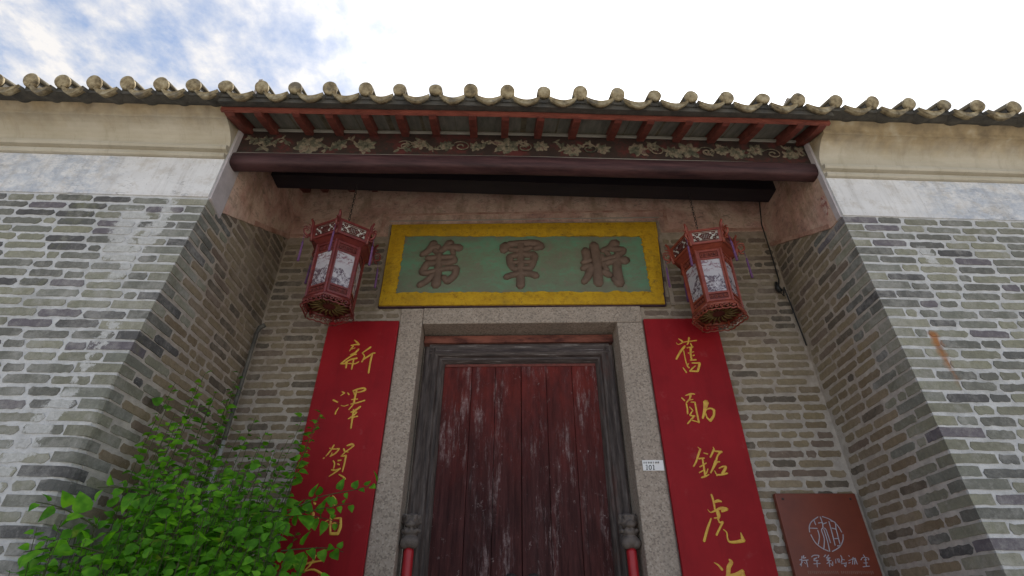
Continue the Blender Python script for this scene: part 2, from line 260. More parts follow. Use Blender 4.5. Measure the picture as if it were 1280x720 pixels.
# ------------------------------------------------------------------ materials
def brick_mat(name, warm):
    def fn(t):
        r = t.rnd(); p = t.pos()
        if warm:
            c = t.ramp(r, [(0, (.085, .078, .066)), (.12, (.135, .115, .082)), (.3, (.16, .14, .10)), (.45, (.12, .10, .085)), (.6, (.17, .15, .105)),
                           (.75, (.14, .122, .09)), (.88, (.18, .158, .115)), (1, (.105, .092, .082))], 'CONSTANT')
        else:
            c = t.ramp(r, [(0, (.082, .084, .084)), (.09, (.160, .165, .130)), (.22, (.115, .120, .108)), (.34, (.185, .192, .150)), (.47, (.135, .142, .124)),
                           (.6, (.200, .205, .155)), (.7, (.118, .112, .124)), (.8, (.15, .160, .138)), (.9, (.215, .22, .175)), (.96, (.10, .105, .10))], 'CONSTANT')
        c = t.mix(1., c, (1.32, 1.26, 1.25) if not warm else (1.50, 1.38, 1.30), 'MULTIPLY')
        n = t.noise(9, 6, p, .65); f = t.noise(60, 4, p, .7); g = t.noise(28, 5, p, .6)
        c = t.mix(t.m('MULTIPLY', t.thr(g, .35, .75), .55), c, t.mix(1., c, (.55, .55, .58), 'MULTIPLY'))
        c = t.mix(t.m('MULTIPLY', t.thr(f, .45, .75), .4), c, t.mix(1., c, (1.4, 1.37, 1.3), 'MULTIPLY'))
        # lime bloom and smeared pointing
        c = t.mix(t.m('MULTIPLY', t.thr(t.m('ADD', t.m('MULTIPLY', t.noise(7.5, 8, p, .78), .6), t.m('MULTIPLY', t.noise(1.3, 4, p, .6), .4)), .48, .63), .62), c, (.40, .39, .37) if not warm else (.31, .26, .21))
        if not warm: c = t.mix(smear(t), c, t.ramp(f, [(.3, (.40, .40, .39)), (.7, (.58, .58, .575))]))
        c = t.mix(t.m('MULTIPLY', t.thr(t.noise(38, 6, p, .8), .60, .70), .55), c, (.42, .41, .39) if not warm else (.33, .28, .23))
        # ochre lichen
        c = t.mix(t.m('MULTIPLY', t.thr(t.noise(3.1, 6, t.scale(p, (1, 1.3, .8)), .7), .60, .72), .35), c, (.20, .15, .05) if warm else (.24, .25, .12))
        if not warm: c = rust(t, c)
        # fine speckle
        c = t.mix(t.thr(t.noise(190, 2, p), .62, .72), c, t.mix(1., c, (.6, .6, .6), 'MULTIPLY'))
        return dict(c=c, r=.92, s=.15, n=t.bump(t.m('ADD', t.m('MULTIPLY', f, .6), g), .55, .006))
    return material(name, fn)
def smear(t):
    # lime pointing smeared over the bricks of the left wall along two old cracks, and a little on the right wall
    x = t.xyz(t.pos()); wob = t.m('MULTIPLY', t.m('SUBTRACT', t.noise(6, 6, rough=.75), .5), .34); fine = t.m('MULTIPLY', t.m('SUBTRACT', t.noise(30, 7, rough=.85), .5), 2.6)
    tot = None
    for (x0, z0, x1, z1, w) in ((-2.18, 3.93, -2.30, 3.30, .028), (-2.40, 3.84, -2.38, 3.42, .050), (-2.24, 2.58, -2.46, 1.95, .042), (-2.19, 3.0, -2.24, 2.62, .014), (2.86, 3.70, 2.90, 3.56, .03)):
        s_ = (x1-x0)/(z1-z0)
        xc = t.m('ADD', x0-s_*z0, t.m('MULTIPLY', x[2], s_))
        d = t.m('DIVIDE', t.m('ABSOLUTE', t.m('ADD', t.m('SUBTRACT', x[0], xc), wob)), w)
        zr = t.m('MULTIPLY', t.thr(x[2], z1-.05, z1+.04), t.thr(t.m('MULTIPLY', x[2], -1.), -z0-.05, -z0+.04))
        v = t.m('MULTIPLY', t.m('SUBTRACT', 2.0, d, clamp=True), zr)
        v = t.m('SUBTRACT', t.m('MULTIPLY', v, 1.3), t.m('ADD', t.m('ABSOLUTE', fine), .0), clamp=True)
        tot = v if tot is None else t.m('MAXIMUM', tot, v)
    return t.m('MULTIPLY', t.thr(tot, .25, .75), .85)
def rust(t, c):
    x = t.xyz(t.pos()); wob = t.m('MULTIPLY', t.m('SUBTRACT', t.noise(7, 3), .5), .10)
    dx = t.m('ABSOLUTE', t.m('ADD', t.m('SUBTRACT', x[0], 2.640), wob))
    across = t.m('SUBTRACT', 1., t.m('DIVIDE', dx, t.m('MULTIPLY', t.noise(20, 4), .085)), clamp=True)
    top = t.thr(t.m('SUBTRACT', 3.07, x[2]), .0, .03); bot = t.thr(t.m('SUBTRACT', x[2], 2.62), .0, .40)
    f = t.m('MULTIPLY', t.m('MULTIPLY', across, top), bot)
    return t.mix(t.m('MULTIPLY', t.thr(t.m('MULTIPLY', f, t.m('ADD', t.noise(42, 5, rough=.85), .40)), .10, .62), .8), c, t.ramp(t.noise(16, 3), [(.35, (.20, .085, .03)), (.6, (.36, .13, .03))]))
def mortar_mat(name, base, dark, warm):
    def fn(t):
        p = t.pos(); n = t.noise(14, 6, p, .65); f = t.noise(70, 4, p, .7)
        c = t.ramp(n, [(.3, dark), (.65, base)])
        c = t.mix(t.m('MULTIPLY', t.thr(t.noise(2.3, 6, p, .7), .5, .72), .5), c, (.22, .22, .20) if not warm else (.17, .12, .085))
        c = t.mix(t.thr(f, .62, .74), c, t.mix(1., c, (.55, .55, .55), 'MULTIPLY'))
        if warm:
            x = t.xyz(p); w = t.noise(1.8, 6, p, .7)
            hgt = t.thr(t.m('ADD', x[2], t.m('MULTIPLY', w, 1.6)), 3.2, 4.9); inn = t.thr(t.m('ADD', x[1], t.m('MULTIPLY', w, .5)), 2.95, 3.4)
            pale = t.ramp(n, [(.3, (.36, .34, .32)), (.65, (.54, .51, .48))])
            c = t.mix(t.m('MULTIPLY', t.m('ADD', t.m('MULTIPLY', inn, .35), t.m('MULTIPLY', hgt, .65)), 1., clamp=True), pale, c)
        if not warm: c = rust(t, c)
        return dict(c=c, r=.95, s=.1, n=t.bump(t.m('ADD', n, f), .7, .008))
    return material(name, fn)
m_brick = brick_mat('grey brick', False); m_brick_in = brick_mat('brown grey brick', True)
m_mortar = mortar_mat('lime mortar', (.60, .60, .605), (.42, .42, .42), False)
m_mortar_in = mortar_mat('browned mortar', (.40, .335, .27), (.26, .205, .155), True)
m_patch = simple('repair mortar', (.42, .42, .41), (.60, .60, .60), 25, .95, .8)

def f_plaster(t):     # white band with flaking remains of ink painting and bluish wash
    p = t.pos(); x = t.xyz(p)
    n = t.noise(2.2, 7, t.scale(p, (1, 1, 1.8)), .7); c = t.ramp(n, [(.3, (.60, .59, .59)), (.7, (.76, .75, .75))])
    edge = t.m('ABSOLUTE', t.m('SUBTRACT', x[0], .2))
    wash = t.m('MULTIPLY', t.thr(t.m('ADD', edge, t.m('MULTIPLY', t.noise(5, 6, rough=.7), .6)), 3.05, 3.3), t.thr(t.noise(8, 7, t.scale(p, (1, 1, 1.6)), .78), .42, .56))
    c = t.mix(t.m('MULTIPLY', wash, .75), c, t.ramp(t.noise(21, 6, rough=.75), [(.35, (.30, .34, .42)), (.6, (.48, .52, .58))]))
    ink = t.m('MULTIPLY', t.thr(t.noise(15, 8, t.scale(p, (.7, 1, 1.9)), .8, 1.6), .53, .62), t.thr(t.noise(2.1, 4, t.scale(p, (1, 1, .8)), .6), .47, .55))
    c = t.mix(t.m('MULTIPLY', ink, .75), c, (.17, .165, .17))
    c = t.mix(t.m('MULTIPLY', t.thr(t.noise(6, 8, rough=.8), .51, .64), .55), c, (.46, .41, .35))
    c = t.mix(t.m('MULTIPLY', t.thr(t.noise(3, 7, t.scale(p, (5, 1, .45)), .75), .50, .66), .4), c, (.36, .34, .32))
    c = t.mix(t.m('MULTIPLY', t.thr(t.noise(70, 4), .66, .72), .6), c, (.22, .21, .20))
    return dict(c=c, r=.9, s=.15, n=t.bump(n, .3, .006))
m_plaster = material('limewashed plaster', f_plaster)
def f_cove(t):        # cornice: greyed cream with brown water stains running from the eave
    p = t.pos(); x = t.xyz(p)
    n = t.noise(1.6, 7, t.scale(p, (1, 1, 2.5)), .65); c = t.ramp(n, [(.3, (.41, .37, .29)), (.7, (.54, .50, .42))])
    st = t.noise(5, 7, t.scale(p, (1, 1, .5)), .7)
    h = t.thr(t.m('ADD', x[2], t.m('MULTIPLY', st, .16)), 4.62, 4.73)
    c = t.mix(t.m('MULTIPLY', h, .8), c, t.ramp(t.noise(9, 5), [(.35, (.15, .10, .045)), (.6, (.34, .25, .13)), (.75, (.45, .38, .27))]))
    c = t.mix(t.m('MULTIPLY', t.thr(t.noise(3.3, 6, t.scale(p, (.5, 1, 1.5)), .7), .52, .68), .25), c, (.30, .25, .17))
    c = t.mix(t.m('MULTIPLY', t.thr(t.noise(3, 7, t.scale(p, (6, 1.5, .5)), .75), .52, .70), .4), c, (.27, .225, .16))
    return dict(c=c, r=.9, s=.15, n=t.bump(t.noise(30, 4), .15, .003))
m_cove = material('cream cornice plaster', f_cove)
def f_painted(t):     # old painted plaster inside the recess: dull pink-brown, sooty, partly rubbed off
    p = t.pos(); n = t.noise(2.4, 8, p, .7, .4); f = t.noise(22, 6, p, .75)
    c = t.ramp(n, [(.30, (.25, .145, .12)), (.43, (.48, .29, .235)), (.58, (.62, .45, .36)), (.70, (.54, .31, .265))])
    c = t.mix(t.m('MULTIPLY', t.thr(t.noise(17, 8, t.scale(p, (1, 1, 1.5)), .8, 1.), .52, .63), .65), c, (.12, .11, .10))
    c = t.mix(t.m('MULTIPLY', t.thr(t.noise(4, 7, t.scale(p, (1.6, 1.6, .6)), .75), .50, .62), .55), c, (.22, .155, .10))
    c = t.mix(t.m('MULTIPLY', t.thr(t.noise(5, 6, p, .7), .55, .66), .5), c, (.44, .33, .24))
    return dict(c=c, r=.92, s=.12, n=t.bump(f, .35, .004))
m_painted = material('faded painted plaster', f_painted)
m_pinkline = simple('dull pink painted border', (.30, .15, .11), (.52, .34, .27), 9, .9, .3, lo=.36, hi=.62)
m_return = simple('lavender grey plaster', (.40, .36, .37), (.55, .50, .51), 9, .9, .25)
m_redflake = simple('flaking red paint on plaster', (.26, .09, .075), (.56, .42, .36), 26, .9, .25, lo=.40, hi=.60)
m_redwood = simple('weathered red painted wood', (.075, .022, .018), (.22, .058, .042), 22, .55, .35, (1, 1, 1))
m_fascia = simple('faded red fascia paint', (.13, .038, .028), (.33, .095, .066), 16, .6, .3, (.4, 1, 1))
m_board = simple('grey soffit planks', (.15, .15, .13), (.33, .31, .26), 9, .85, .4, (3, .5, 1))
m_moulding = simple('pale dusty moulding', (.22, .21, .18), (.40, .38, .33), 14, .8, .3, (.3, 1, 1))
m_beam = simple('purple brown beam', (.030, .014, .016), (.095, .044, .045), 7, .6, .5, (.35, 1.5, 4), .25, lo=.36, hi=.66)
m_darkbeam = simple('shade-darkened inner beam', (.014, .011, .016), (.03, .022, .026), 8, .6, .3, (.2, 1, 3))  # near-black colour carries the shade of the unlit space behind the front beam
def f_frieze(t):
    p = t.pos(); n = t.noise(6, 6, p, .7)
    c = t.ramp(n, [(.3, (.022, .015, .014)), (.5, (.035, .022, .018)), (.62, (.085, .022, .020)), (.75, (.11, .028, .026))])
    return dict(c=c, r=.7, s=.3, n=t.bump(t.noise(40, 4), .4, .004))
m_frieze = material('dark maroon carved board', f_frieze)
def f_carv(t):
    n = t.noise(14, 5, t.pos(), .7)
    c = t.ramp(n, [(.3, (.03, .035, .025)), (.45, (.085, .08, .055)), (.56, (.19, .155, .11)), (.66, (.09, .045, .04)), (.8, (.26, .22, .18))])
    return dict(c=c, r=.75, s=.3, n=t.bump(n, .3, .003))
m_carv = material('faded gilt and green carving', f_carv)
def f_tileend(t):
    n = t.noise(16, 6, t.pos(), .7); f = t.noise(80, 4)
    c = t.ramp(n, [(.34, (.10, .080, .050)), (.47, (.24, .19, .115)), (.58, (.36, .30, .19)), (.7, (.46, .40, .29))])
    c = t.mix(t.m('MULTIPLY', t.thr(t.noise(9, 5), .55, .68), .7), c, (.11, .10, .09))
    return dict(c=c, r=.9, s=.15, n=t.bump(f, .4, .004))
m_tileend = material('mossy lime plaster on tile ends', f_tileend)
m_tile = simple('sooty clay roof tile', (.045, .043, .042), (.13, .12, .10), 12, .85, .5)
m_rooftile = simple('ochre grey roof tile', (.10, .085, .06), (.26, .22, .15), 14, .85, .5)
def f_granite(t):
    p = t.pos(); v = t.vor(95, p, out='Color'); s_ = t.xyz(v)
    c = t.ramp(s_[0], [(0, (.14, .11, .09)), (.2, (.29, .235, .195)), (.5, (.36, .30, .25)), (.85, (.45, .385, .33))], 'CONSTANT')
    c = t.mix(.45, c, (.335, .275, .228))
    c = t.mix(t.m('MULTIPLY', t.thr(t.noise(9, 7, p, .8), .55, .68), .4), c, (.20, .165, .135))
    c = t.mix(t.m('MULTIPLY', t.thr(t.noise(3, 6, t.scale(p, (2, 2, .6))), .5, .7), .35), c, (.21, .185, .16))
    return dict(c=c, r=.75, s=.3, n=t.bump(t.noise(120, 3), .3, .002))
m_granite = material('speckled granite', f_granite)
def f_door(t):
    p = t.pos(); x = t.xyz(p); r = t.rnd()
    st = t.noise(9, 8, t.scale(p, (3.4, 3, .22)), .8); n = t.noise(3, 7, p, .75); blot = t.noise(5, 7, t.scale(p, (1.6, 1, .6)), .75)
    c = t.ramp(st, [(.34, (.028, .009, .009)), (.48, (.055, .013, .012)), (.64, (.088, .018, .016)), (.75, (.065, .018, .017))])
    c = t.mix(t.m('MULTIPLY', r, .5), c, t.mix(1., c, (.50, .6, .7), 'MULTIPLY'))
    c = t.mix(t.m('MULTIPLY', t.thr(blot, .42, .62), .6), c, t.mix(1., c, (.45, .5, .6), 'MULTIPLY'))
    top = t.thr(t.m('ADD', x[2], t.m('MULTIPLY', blot, 1.2)), 2.9, 4.1)
    c = t.mix(t.m('MULTIPLY', top, .7), c, t.ramp(blot, [(.38, (.085, .012, .010)), (.6, (.20, .026, .019))]))
    # pale scuffs: long vertical rubs and small chips
    w = t.m('MULTIPLY', t.thr(t.noise(6, 8, t.scale(p, (2.6, 2, .40)), .82), .51, .63), t.thr(t.noise(1.7, 5, t.scale(p, (2.2, 1, .9)), .6), .47, .58))
    c = t.mix(t.m('MULTIPLY', w, .65), c, t.ramp(t.noise(40, 5, rough=.8), [(.4, (.20, .13, .13)), (.65, (.46, .38, .38))]))
    ch = t.m('MULTIPLY', t.thr(t.noise(13, 8, t.scale(p, (1.2, 1, 1)), .82), .60, .67), t.thr(t.noise(2.7, 3), .44, .55))
    c = t.mix(t.m('MULTIPLY', ch, .7), c, (.36, .29, .285))
    return dict(c=c, r=t.ramp(st, [(.4, .75), (.6, .5)]), s=.2, n=t.bump(st, .6, .004))
m_door = material('worn dark red door boards', f_door)
def f_greywood(t):
    p = t.pos(); st = t.noise(8, 7, t.scale(p, (5, 5, .5)), .7)
    c = t.ramp(st, [(.36, (.026, .019, .018)), (.5, (.060, .045, .041)), (.62, (.105, .085, .078)), (.74, (.19, .17, .16))])
    c = t.mix(t.m('MULTIPLY', t.thr(t.noise(5, 6, t.scale(p, (1, 1, .3)), .7), .58, .7), .5), c, (.13, .045, .035))
    return dict(c=c, r=.6, s=.35, n=t.bump(st, .5, .004))
m_greywood = material('weathered grey door frame wood', f_greywood)
def f_greywood_h(t):
    p = t.pos(); st = t.noise(8, 7, t.scale(p, (.5, 4, 8)), .7)
    c = t.ramp(st, [(.36, (.024, .017, .017)), (.48, (.056, .040, .037)), (.58, (.085, .066, .062)), (.68, (.30, .275, .27))])
    return dict(c=c, r=.55, s=.4, n=t.bump(st, .5, .004))
m_greywood_h = material('weathered grey door head wood', f_greywood_h)
m_redstrip = simple('scuffed red strip', (.07, .022, .018), (.24, .085, .060), 8, .8, .4, (.6, 1, 2), lo=.38, hi=.62)
def f_banner(t):
    p = t.pos(); n = t.noise(2.2, 6, p, .65)
    c = t.ramp(n, [(.3, (.225, .006, .011)), (.7, (.315, .010, .016))])
    c = t.mix(t.m('MULTIPLY', t.thr(t.noise(9, 7, p, .75), .60, .75), .3), c, (.36, .12, .12))
    c = t.mix(t.m('MULTIPLY', t.thr(t.noise(5, 7, t.scale(p, (2, 2, .25)), .7), .5, .7), .35), c, t.mix(1., c, (.55, .6, .6), 'MULTIPLY'))
    return dict(c=c, r=.62, s=.2, n=t.bump(t.noise(25, 4), .15, .004))
m_banner = material('deep red lacquer board', f_banner)
def f_gold(t):
    n = t.noise(30, 4, t.pos(), .7)
    return dict(c=t.ramp(n, [(.3, (.52, .25, .05)), (.6, (.66, .42, .06))]), r=.5, s=.4)
m_gold = material('golden yellow paint', f_gold)
def f_green(t):
    p = t.pos(); n = t.noise(2.6, 8, t.scale(p, (1, 1, 1.8)), .75); f = t.noise(14, 6, p, .7)
    c = t.ramp(n, [(.34, (.15, .145, .11)), (.48, (.145, .185, .125)), (.6, (.12, .25, .16)), (.7, (.15, .22, .15))])
    c = t.mix(t.m('MULTIPLY', t.thr(f, .54, .66), .6), c, (.20, .155, .13))
    c = t.mix(t.m('MULTIPLY', t.thr(t.noise(45, 7, rough=.8), .60, .66), .5), c, (.09, .10, .075))
    return dict(c=c, r=.75, s=.25, n=t.bump(f, .3, .003))
m_green = material('faded green lacquer', f_green)
def f_yellow(t):
    p = t.pos(); f = t.noise(24, 8, p, .85); n = t.noise(5, 7, p, .8)
    c = t.ramp(f, [(.32, (.22, .105, .010)), (.48, (.50, .29, .014)), (.7, (.60, .38, .02))])
    c = t.mix(t.m('MULTIPLY', t.thr(n, .5, .66), .5), c, (.24, .16, .03))
    c = t.mix(t.m('MULTIPLY', t.thr(t.noise(16, 7, rough=.8), .58, .66), .7), c, (.12, .085, .035))
    c = t.mix(t.m('MULTIPLY', t.thr(t.noise(3, 5), .5, .65), .35), c, (.40, .22, .01))
    return dict(c=c, r=.75, s=.25, n=t.bump(f, .9, .008))
m_yellow = material('rough ochre yellow border', f_yellow)
m_relief = simple('brown raised lettering', (.10, .068, .052), (.18, .12, .092), 15, .7, .4)
m_plaqueedge = simple('dark plaque edge', (.04, .02, .035), (.09, .05, .07), 14, .7, .3)
m_sign = simple('reddish brown sign board', (.125, .028, .017), (.20, .042, .022), 3, .42, .1, spec=.45)
m_signwhite = simple('pale sign lettering', (.30, .28, .33), (.42, .40, .45), 20, .5, .1)
m_signfaint = simple('faint sign lettering', (.20, .10, .08), (.24, .13, .10), 20, .5, .1)
m_plate = simple('white enamel plate', (.70, .69, .70), (.78, .78, .78), 12, .4, .05, spec=.5)
m_ink = simple('black plate lettering', (.03, .03, .03), (.05, .05, .05), 12, .5, .05)
m_lred = simple('red lacquered lantern wood', (.085, .014, .015), (.20, .034, .027), 20, .38, .2, spec=.5)
m_lorange = simple('orange red lantern wood', (.15, .026, .016), (.28, .062, .034), 20, .38, .2, spec=.5)
m_ldark = simple('dark carved lantern wood', (.07, .014, .012), (.13, .03, .024), 20, .5, .3)
m_lgold = simple('gilt lantern fretwork', (.07, .04, .012), (.19, .13, .045), 20, .5, .2)
m_lcream = simple('cream lantern inlay', (.38, .36, .32), (.52, .50, .46), 20, .5, .1)
def f_pict(t):       # white lantern panel with a purplish ink landscape
    o = t.obj(); x = t.xyz(o)
    hill = t.m('SUBTRACT', t.noise(9, 4, t.scale(o, (1, 1, .4)), .6, 0), t.m('MULTIPLY', t.m('ADD', x[2], .02), 3.2))
    m1 = t.m('MULTIPLY', t.thr(hill, .42, .50), t.thr(t.noise(30, 5, o, .75, .8), .42, .56))
    tree = t.m('MULTIPLY', t.thr(t.noise(20, 5, t.scale(o, (1, 1, 1.8)), .7, .6), .50, .57), t.thr(x[2], .03, .07))
    c = t.ramp(t.noise(8, 3, o), [(.3, (.36, .34, .37)), (.7, (.50, .47, .49))])
    c = t.mix(m1, c, (.075, .045, .065)); c = t.mix(t.m('MULTIPLY', tree, .85), c, (.17, .06, .08))
    c = t.mix(t.m('MULTIPLY', t.thr(t.noise(14, 6, o, .75), .55, .7), .4), c, (.25, .20, .19))
    return dict(c=c, r=.25, s=.5)
m_pict = material('white picture panel with ink landscape', f_pict)
m_tassel = simple('faded purple tassel', (.085, .035, .10), (.17, .08, .19), 40, .9, .3)
m_iron = simple('dark iron', (.02, .018, .018), (.05, .04, .038), 30, .5, .3)
m_cable = simple('black cable', (.012, .012, .012), (.03, .03, .03), 30, .5, .1)
m_pipe = simple('grey white pipe', (.34, .34, .33), (.48, .48, .46), 15, .5, .1)
m_pipedark = simple('aged pipe end', (.03, .03, .028), (.16, .15, .13), 10, .6, .2)
m_lion = simple('grey brown carved stone', (.075, .062, .055), (.17, .14, .125), 25, .7, .5)
m_redpost = simple('bright red lacquered post', (.33, .010, .018), (.42, .02, .025), 12, .4, .05, spec=.5)
m_stem = simple('green brown stem', (.035, .05, .015), (.075, .085, .03), 30, .7, .2)
def leaf_mat(name, a, b, c3):
    m = bpy.data.materials.new(name); m.use_nodes = True
    t = NT(m.node_tree); bs = m.node_tree.nodes['Principled BSDF']; out = m.node_tree.nodes['Material Output']
    n = t.noise(4, 3); f = t.noise(23, 2)
    col = t.ramp(t.m('ADD', t.m('MULTIPLY', n, .5), t.m('MULTIPLY', f, .5)), [(.38, a), (.5, b), (.62, c3)])
    col = t.mix(t.m('MULTIPLY', t.thr(t.noise(11, 2), .66, .72), .6), col, (.26, .30, .04))
    t.put(bs.inputs['Base Color'], col); bs.inputs['Roughness'].default_value = .55; bs.inputs['Specular IOR Level'].default_value = .2
    tr = t.new('ShaderNodeBsdfTranslucent'); t.put(tr.inputs[0], t.mix(1., col, (1.2, 1.5, .5), 'MULTIPLY'))
    mx = t.new('ShaderNodeMixShader'); mx.inputs[0].default_value = .38
    t.l.new(bs.outputs[0], mx.inputs[1]); t.l.new(tr.outputs[0], mx.inputs[2]); t.l.new(mx.outputs[0], out.inputs[0])
    return m
m_leaf = leaf_mat('fresh green leaf', (.045, .15, .008), (.085, .26, .012), (.17, .40, .02))
m_ground = simple('pale stone paving', (.26, .243, .215), (.38, .355, .315), 2.5, .85, .3)
m_floor = simple('granite floor slab', (.20, .19, .18), (.30, .285, .27), 6, .8, .3)

# ------------------------------------------------------------------ ground
def gz(x, y): return 0
MB().add([(-300, -300, -.16), (300, -300, -.16), (300, 300, -.16), (-300, 300, -.16)], [(0, 1, 2, 3)]).build('ground', m_ground)
bpy.data.objects['ground']['kind'] = 'structure'
pv = tag(MB().box(-6, 6, -2.4, 4.3, -.4, -.012).build('forecourt_pavement', m_ground), kind='structure')
slabs = [MB().box(0, .88, 0, .48, -.05, 0.) .mesh('slab', m_floor)]
for j in range(8):
    for i in range(11):
        place('slab', slabs[0], pv, (-4.95+i*.9+(.45 if j % 2 else 0), -1.3+j*.495, random.uniform(-.003, .002)))

# ------------------------------------------------------------------ bricks
PITCH, BH = .068, .0505
def brick_mesh(L, seed, h=BH, p=.004, d=.02, J=1.7):
    rnd = random.Random(seed); pts = []
    n = max(3, int(L/.027)); rc = h*.22
    for i in range(n+1):
        x = -L/2+rc + (L-2*rc)*i/n; pts.append((x+rnd.uniform(-.004, .004), -h/2+rnd.uniform(-.0016, .0030)*J))
    pts.append((L/2+rnd.uniform(-.003, .002), rnd.uniform(-.008, .008)))
    for i in range(n+1):
        x = L/2-rc - (L-2*rc)*i/n; pts.append((x+rnd.uniform(-.004, .004), h/2+rnd.uniform(-.0030, .0016)*J))
    pts.append((-L/2+rnd.uniform(-.002, .003), rnd.uniform(-.008, .008)))
    k = len(pts); vs = [(x*1.012, d, z*1.04) for x, z in pts] + [(x*.985, -p+rnd.uniform(-.001, .001), z*.93) for x, z in pts]
    fs = [(i, (i+1) % k, (i+1) % k+k, i+k) for i in range(k)] + [tuple(range(k, 2*k))]
    return MB().add(vs, fs)
LENS = (.245, .205, .165, .115, .075)
BM = {}
for mname, mm in (('out', m_brick), ('in', m_brick_in)):
    for L in LENS: BM[mname, L] = [brick_mesh(L, 11*i+int(L*1000)).mesh('brick', mm) for i in range(6)]
def corner_mesh(fx, dy, side, seed, mat, h=BH, p=.004, k_=0., q=0.):
    """brick at the outer corner: fx along the front, dy deep; side=-1 when the recess lies to +x of it.
    local origin = the wall corner edge; the brick is proud of both faces"""
    rnd = random.Random(seed); j = lambda a=.002: rnd.uniform(-a, a)
    n = 4; pl = []
    s_ = side     # +1: brick extends to +x from the corner (right pier), -1: to -x
    if q > .01:
        q_ = min(q, .10); arc = [(-s_*p+s_*(q_+p)*(1-math.sin(a)), -p+(q_+p)*(1-math.cos(a))) for a in (0, .4, .8, 1.2, 1.57)]
        ring = [(s_*fx, .02), (s_*fx, -p)] + ([(s_*(fx+q_)/2, -p+j(.001))] if fx > .15 else []) + [(x+j(.001), y+j(.001)) for x, y in arc] + ([(-s_*p, (dy+q_)/2)] if dy > .15 else []) + [(-s_*p, dy), (s_*.02, dy)]
    else:
        ring = [(s_*fx, .02)] + [(s_*(fx*(1-i/n)-p*0.), -p+j(.0015)) for i in range(n)] + [(-s_*p+j(.001), -p+j(.001))] + [(-s_*p+j(.0015), dy*(i/n)) for i in range(1, n+1)] + [(s_*.02, dy)]
    k = len(ring); vs = []
    for zz in (-h/2, h/2):
        for (x, y) in ring: vs.append((x+(k_*max(y, 0) if y > .015 and abs(x) < .019 else 0), y, zz+j(.0025)))
    fs = [(i, (i+1) % k, (i+1) % k+k, i+k) for i in range(k)] + [tuple(range(k)), tuple(range(2*k-1, k-1, -1))]
    return MB().add(vs, fs).mesh('brick', mat)
def course(start, end, z, rnd, first=None):
    """cut one course into (centre, nominal length) pieces with joints of 8 to 16 mm"""
    u = start; out = []
    if first: out.append((u+first/2, first)); u += first + rnd.uniform(.007, .014)
    while u < end - .05:
        L = rnd.choices(LENS, (11, 2, 1.2, 2.4, .7))[0]
        rem = end - u
        if rem < L + .06:
            L = max((l for l in LENS if l <= rem+.004), default=None)
            if L is None: break
        out.append((u+L/2, L)); u += L + rnd.uniform(.007, .015)
    return out

XL = lambda z: -1.97 - .055*min(max(3.97-z, 0), 1.6)      # the left corner leans outwards a little
XR = 2.408
TOPZ = 3.97
YF = 2.66
ZLOW = 1.66
rows = []
z = TOPZ - PITCH/2 - .004
while z > .03: rows.append(z); z -= PITCH
def wav(u, z): return .004*math.sin(u*1.9+z*2.3)+.004*math.sin(u*4.7-z)+.003*math.sin(u*9.1+z*31)

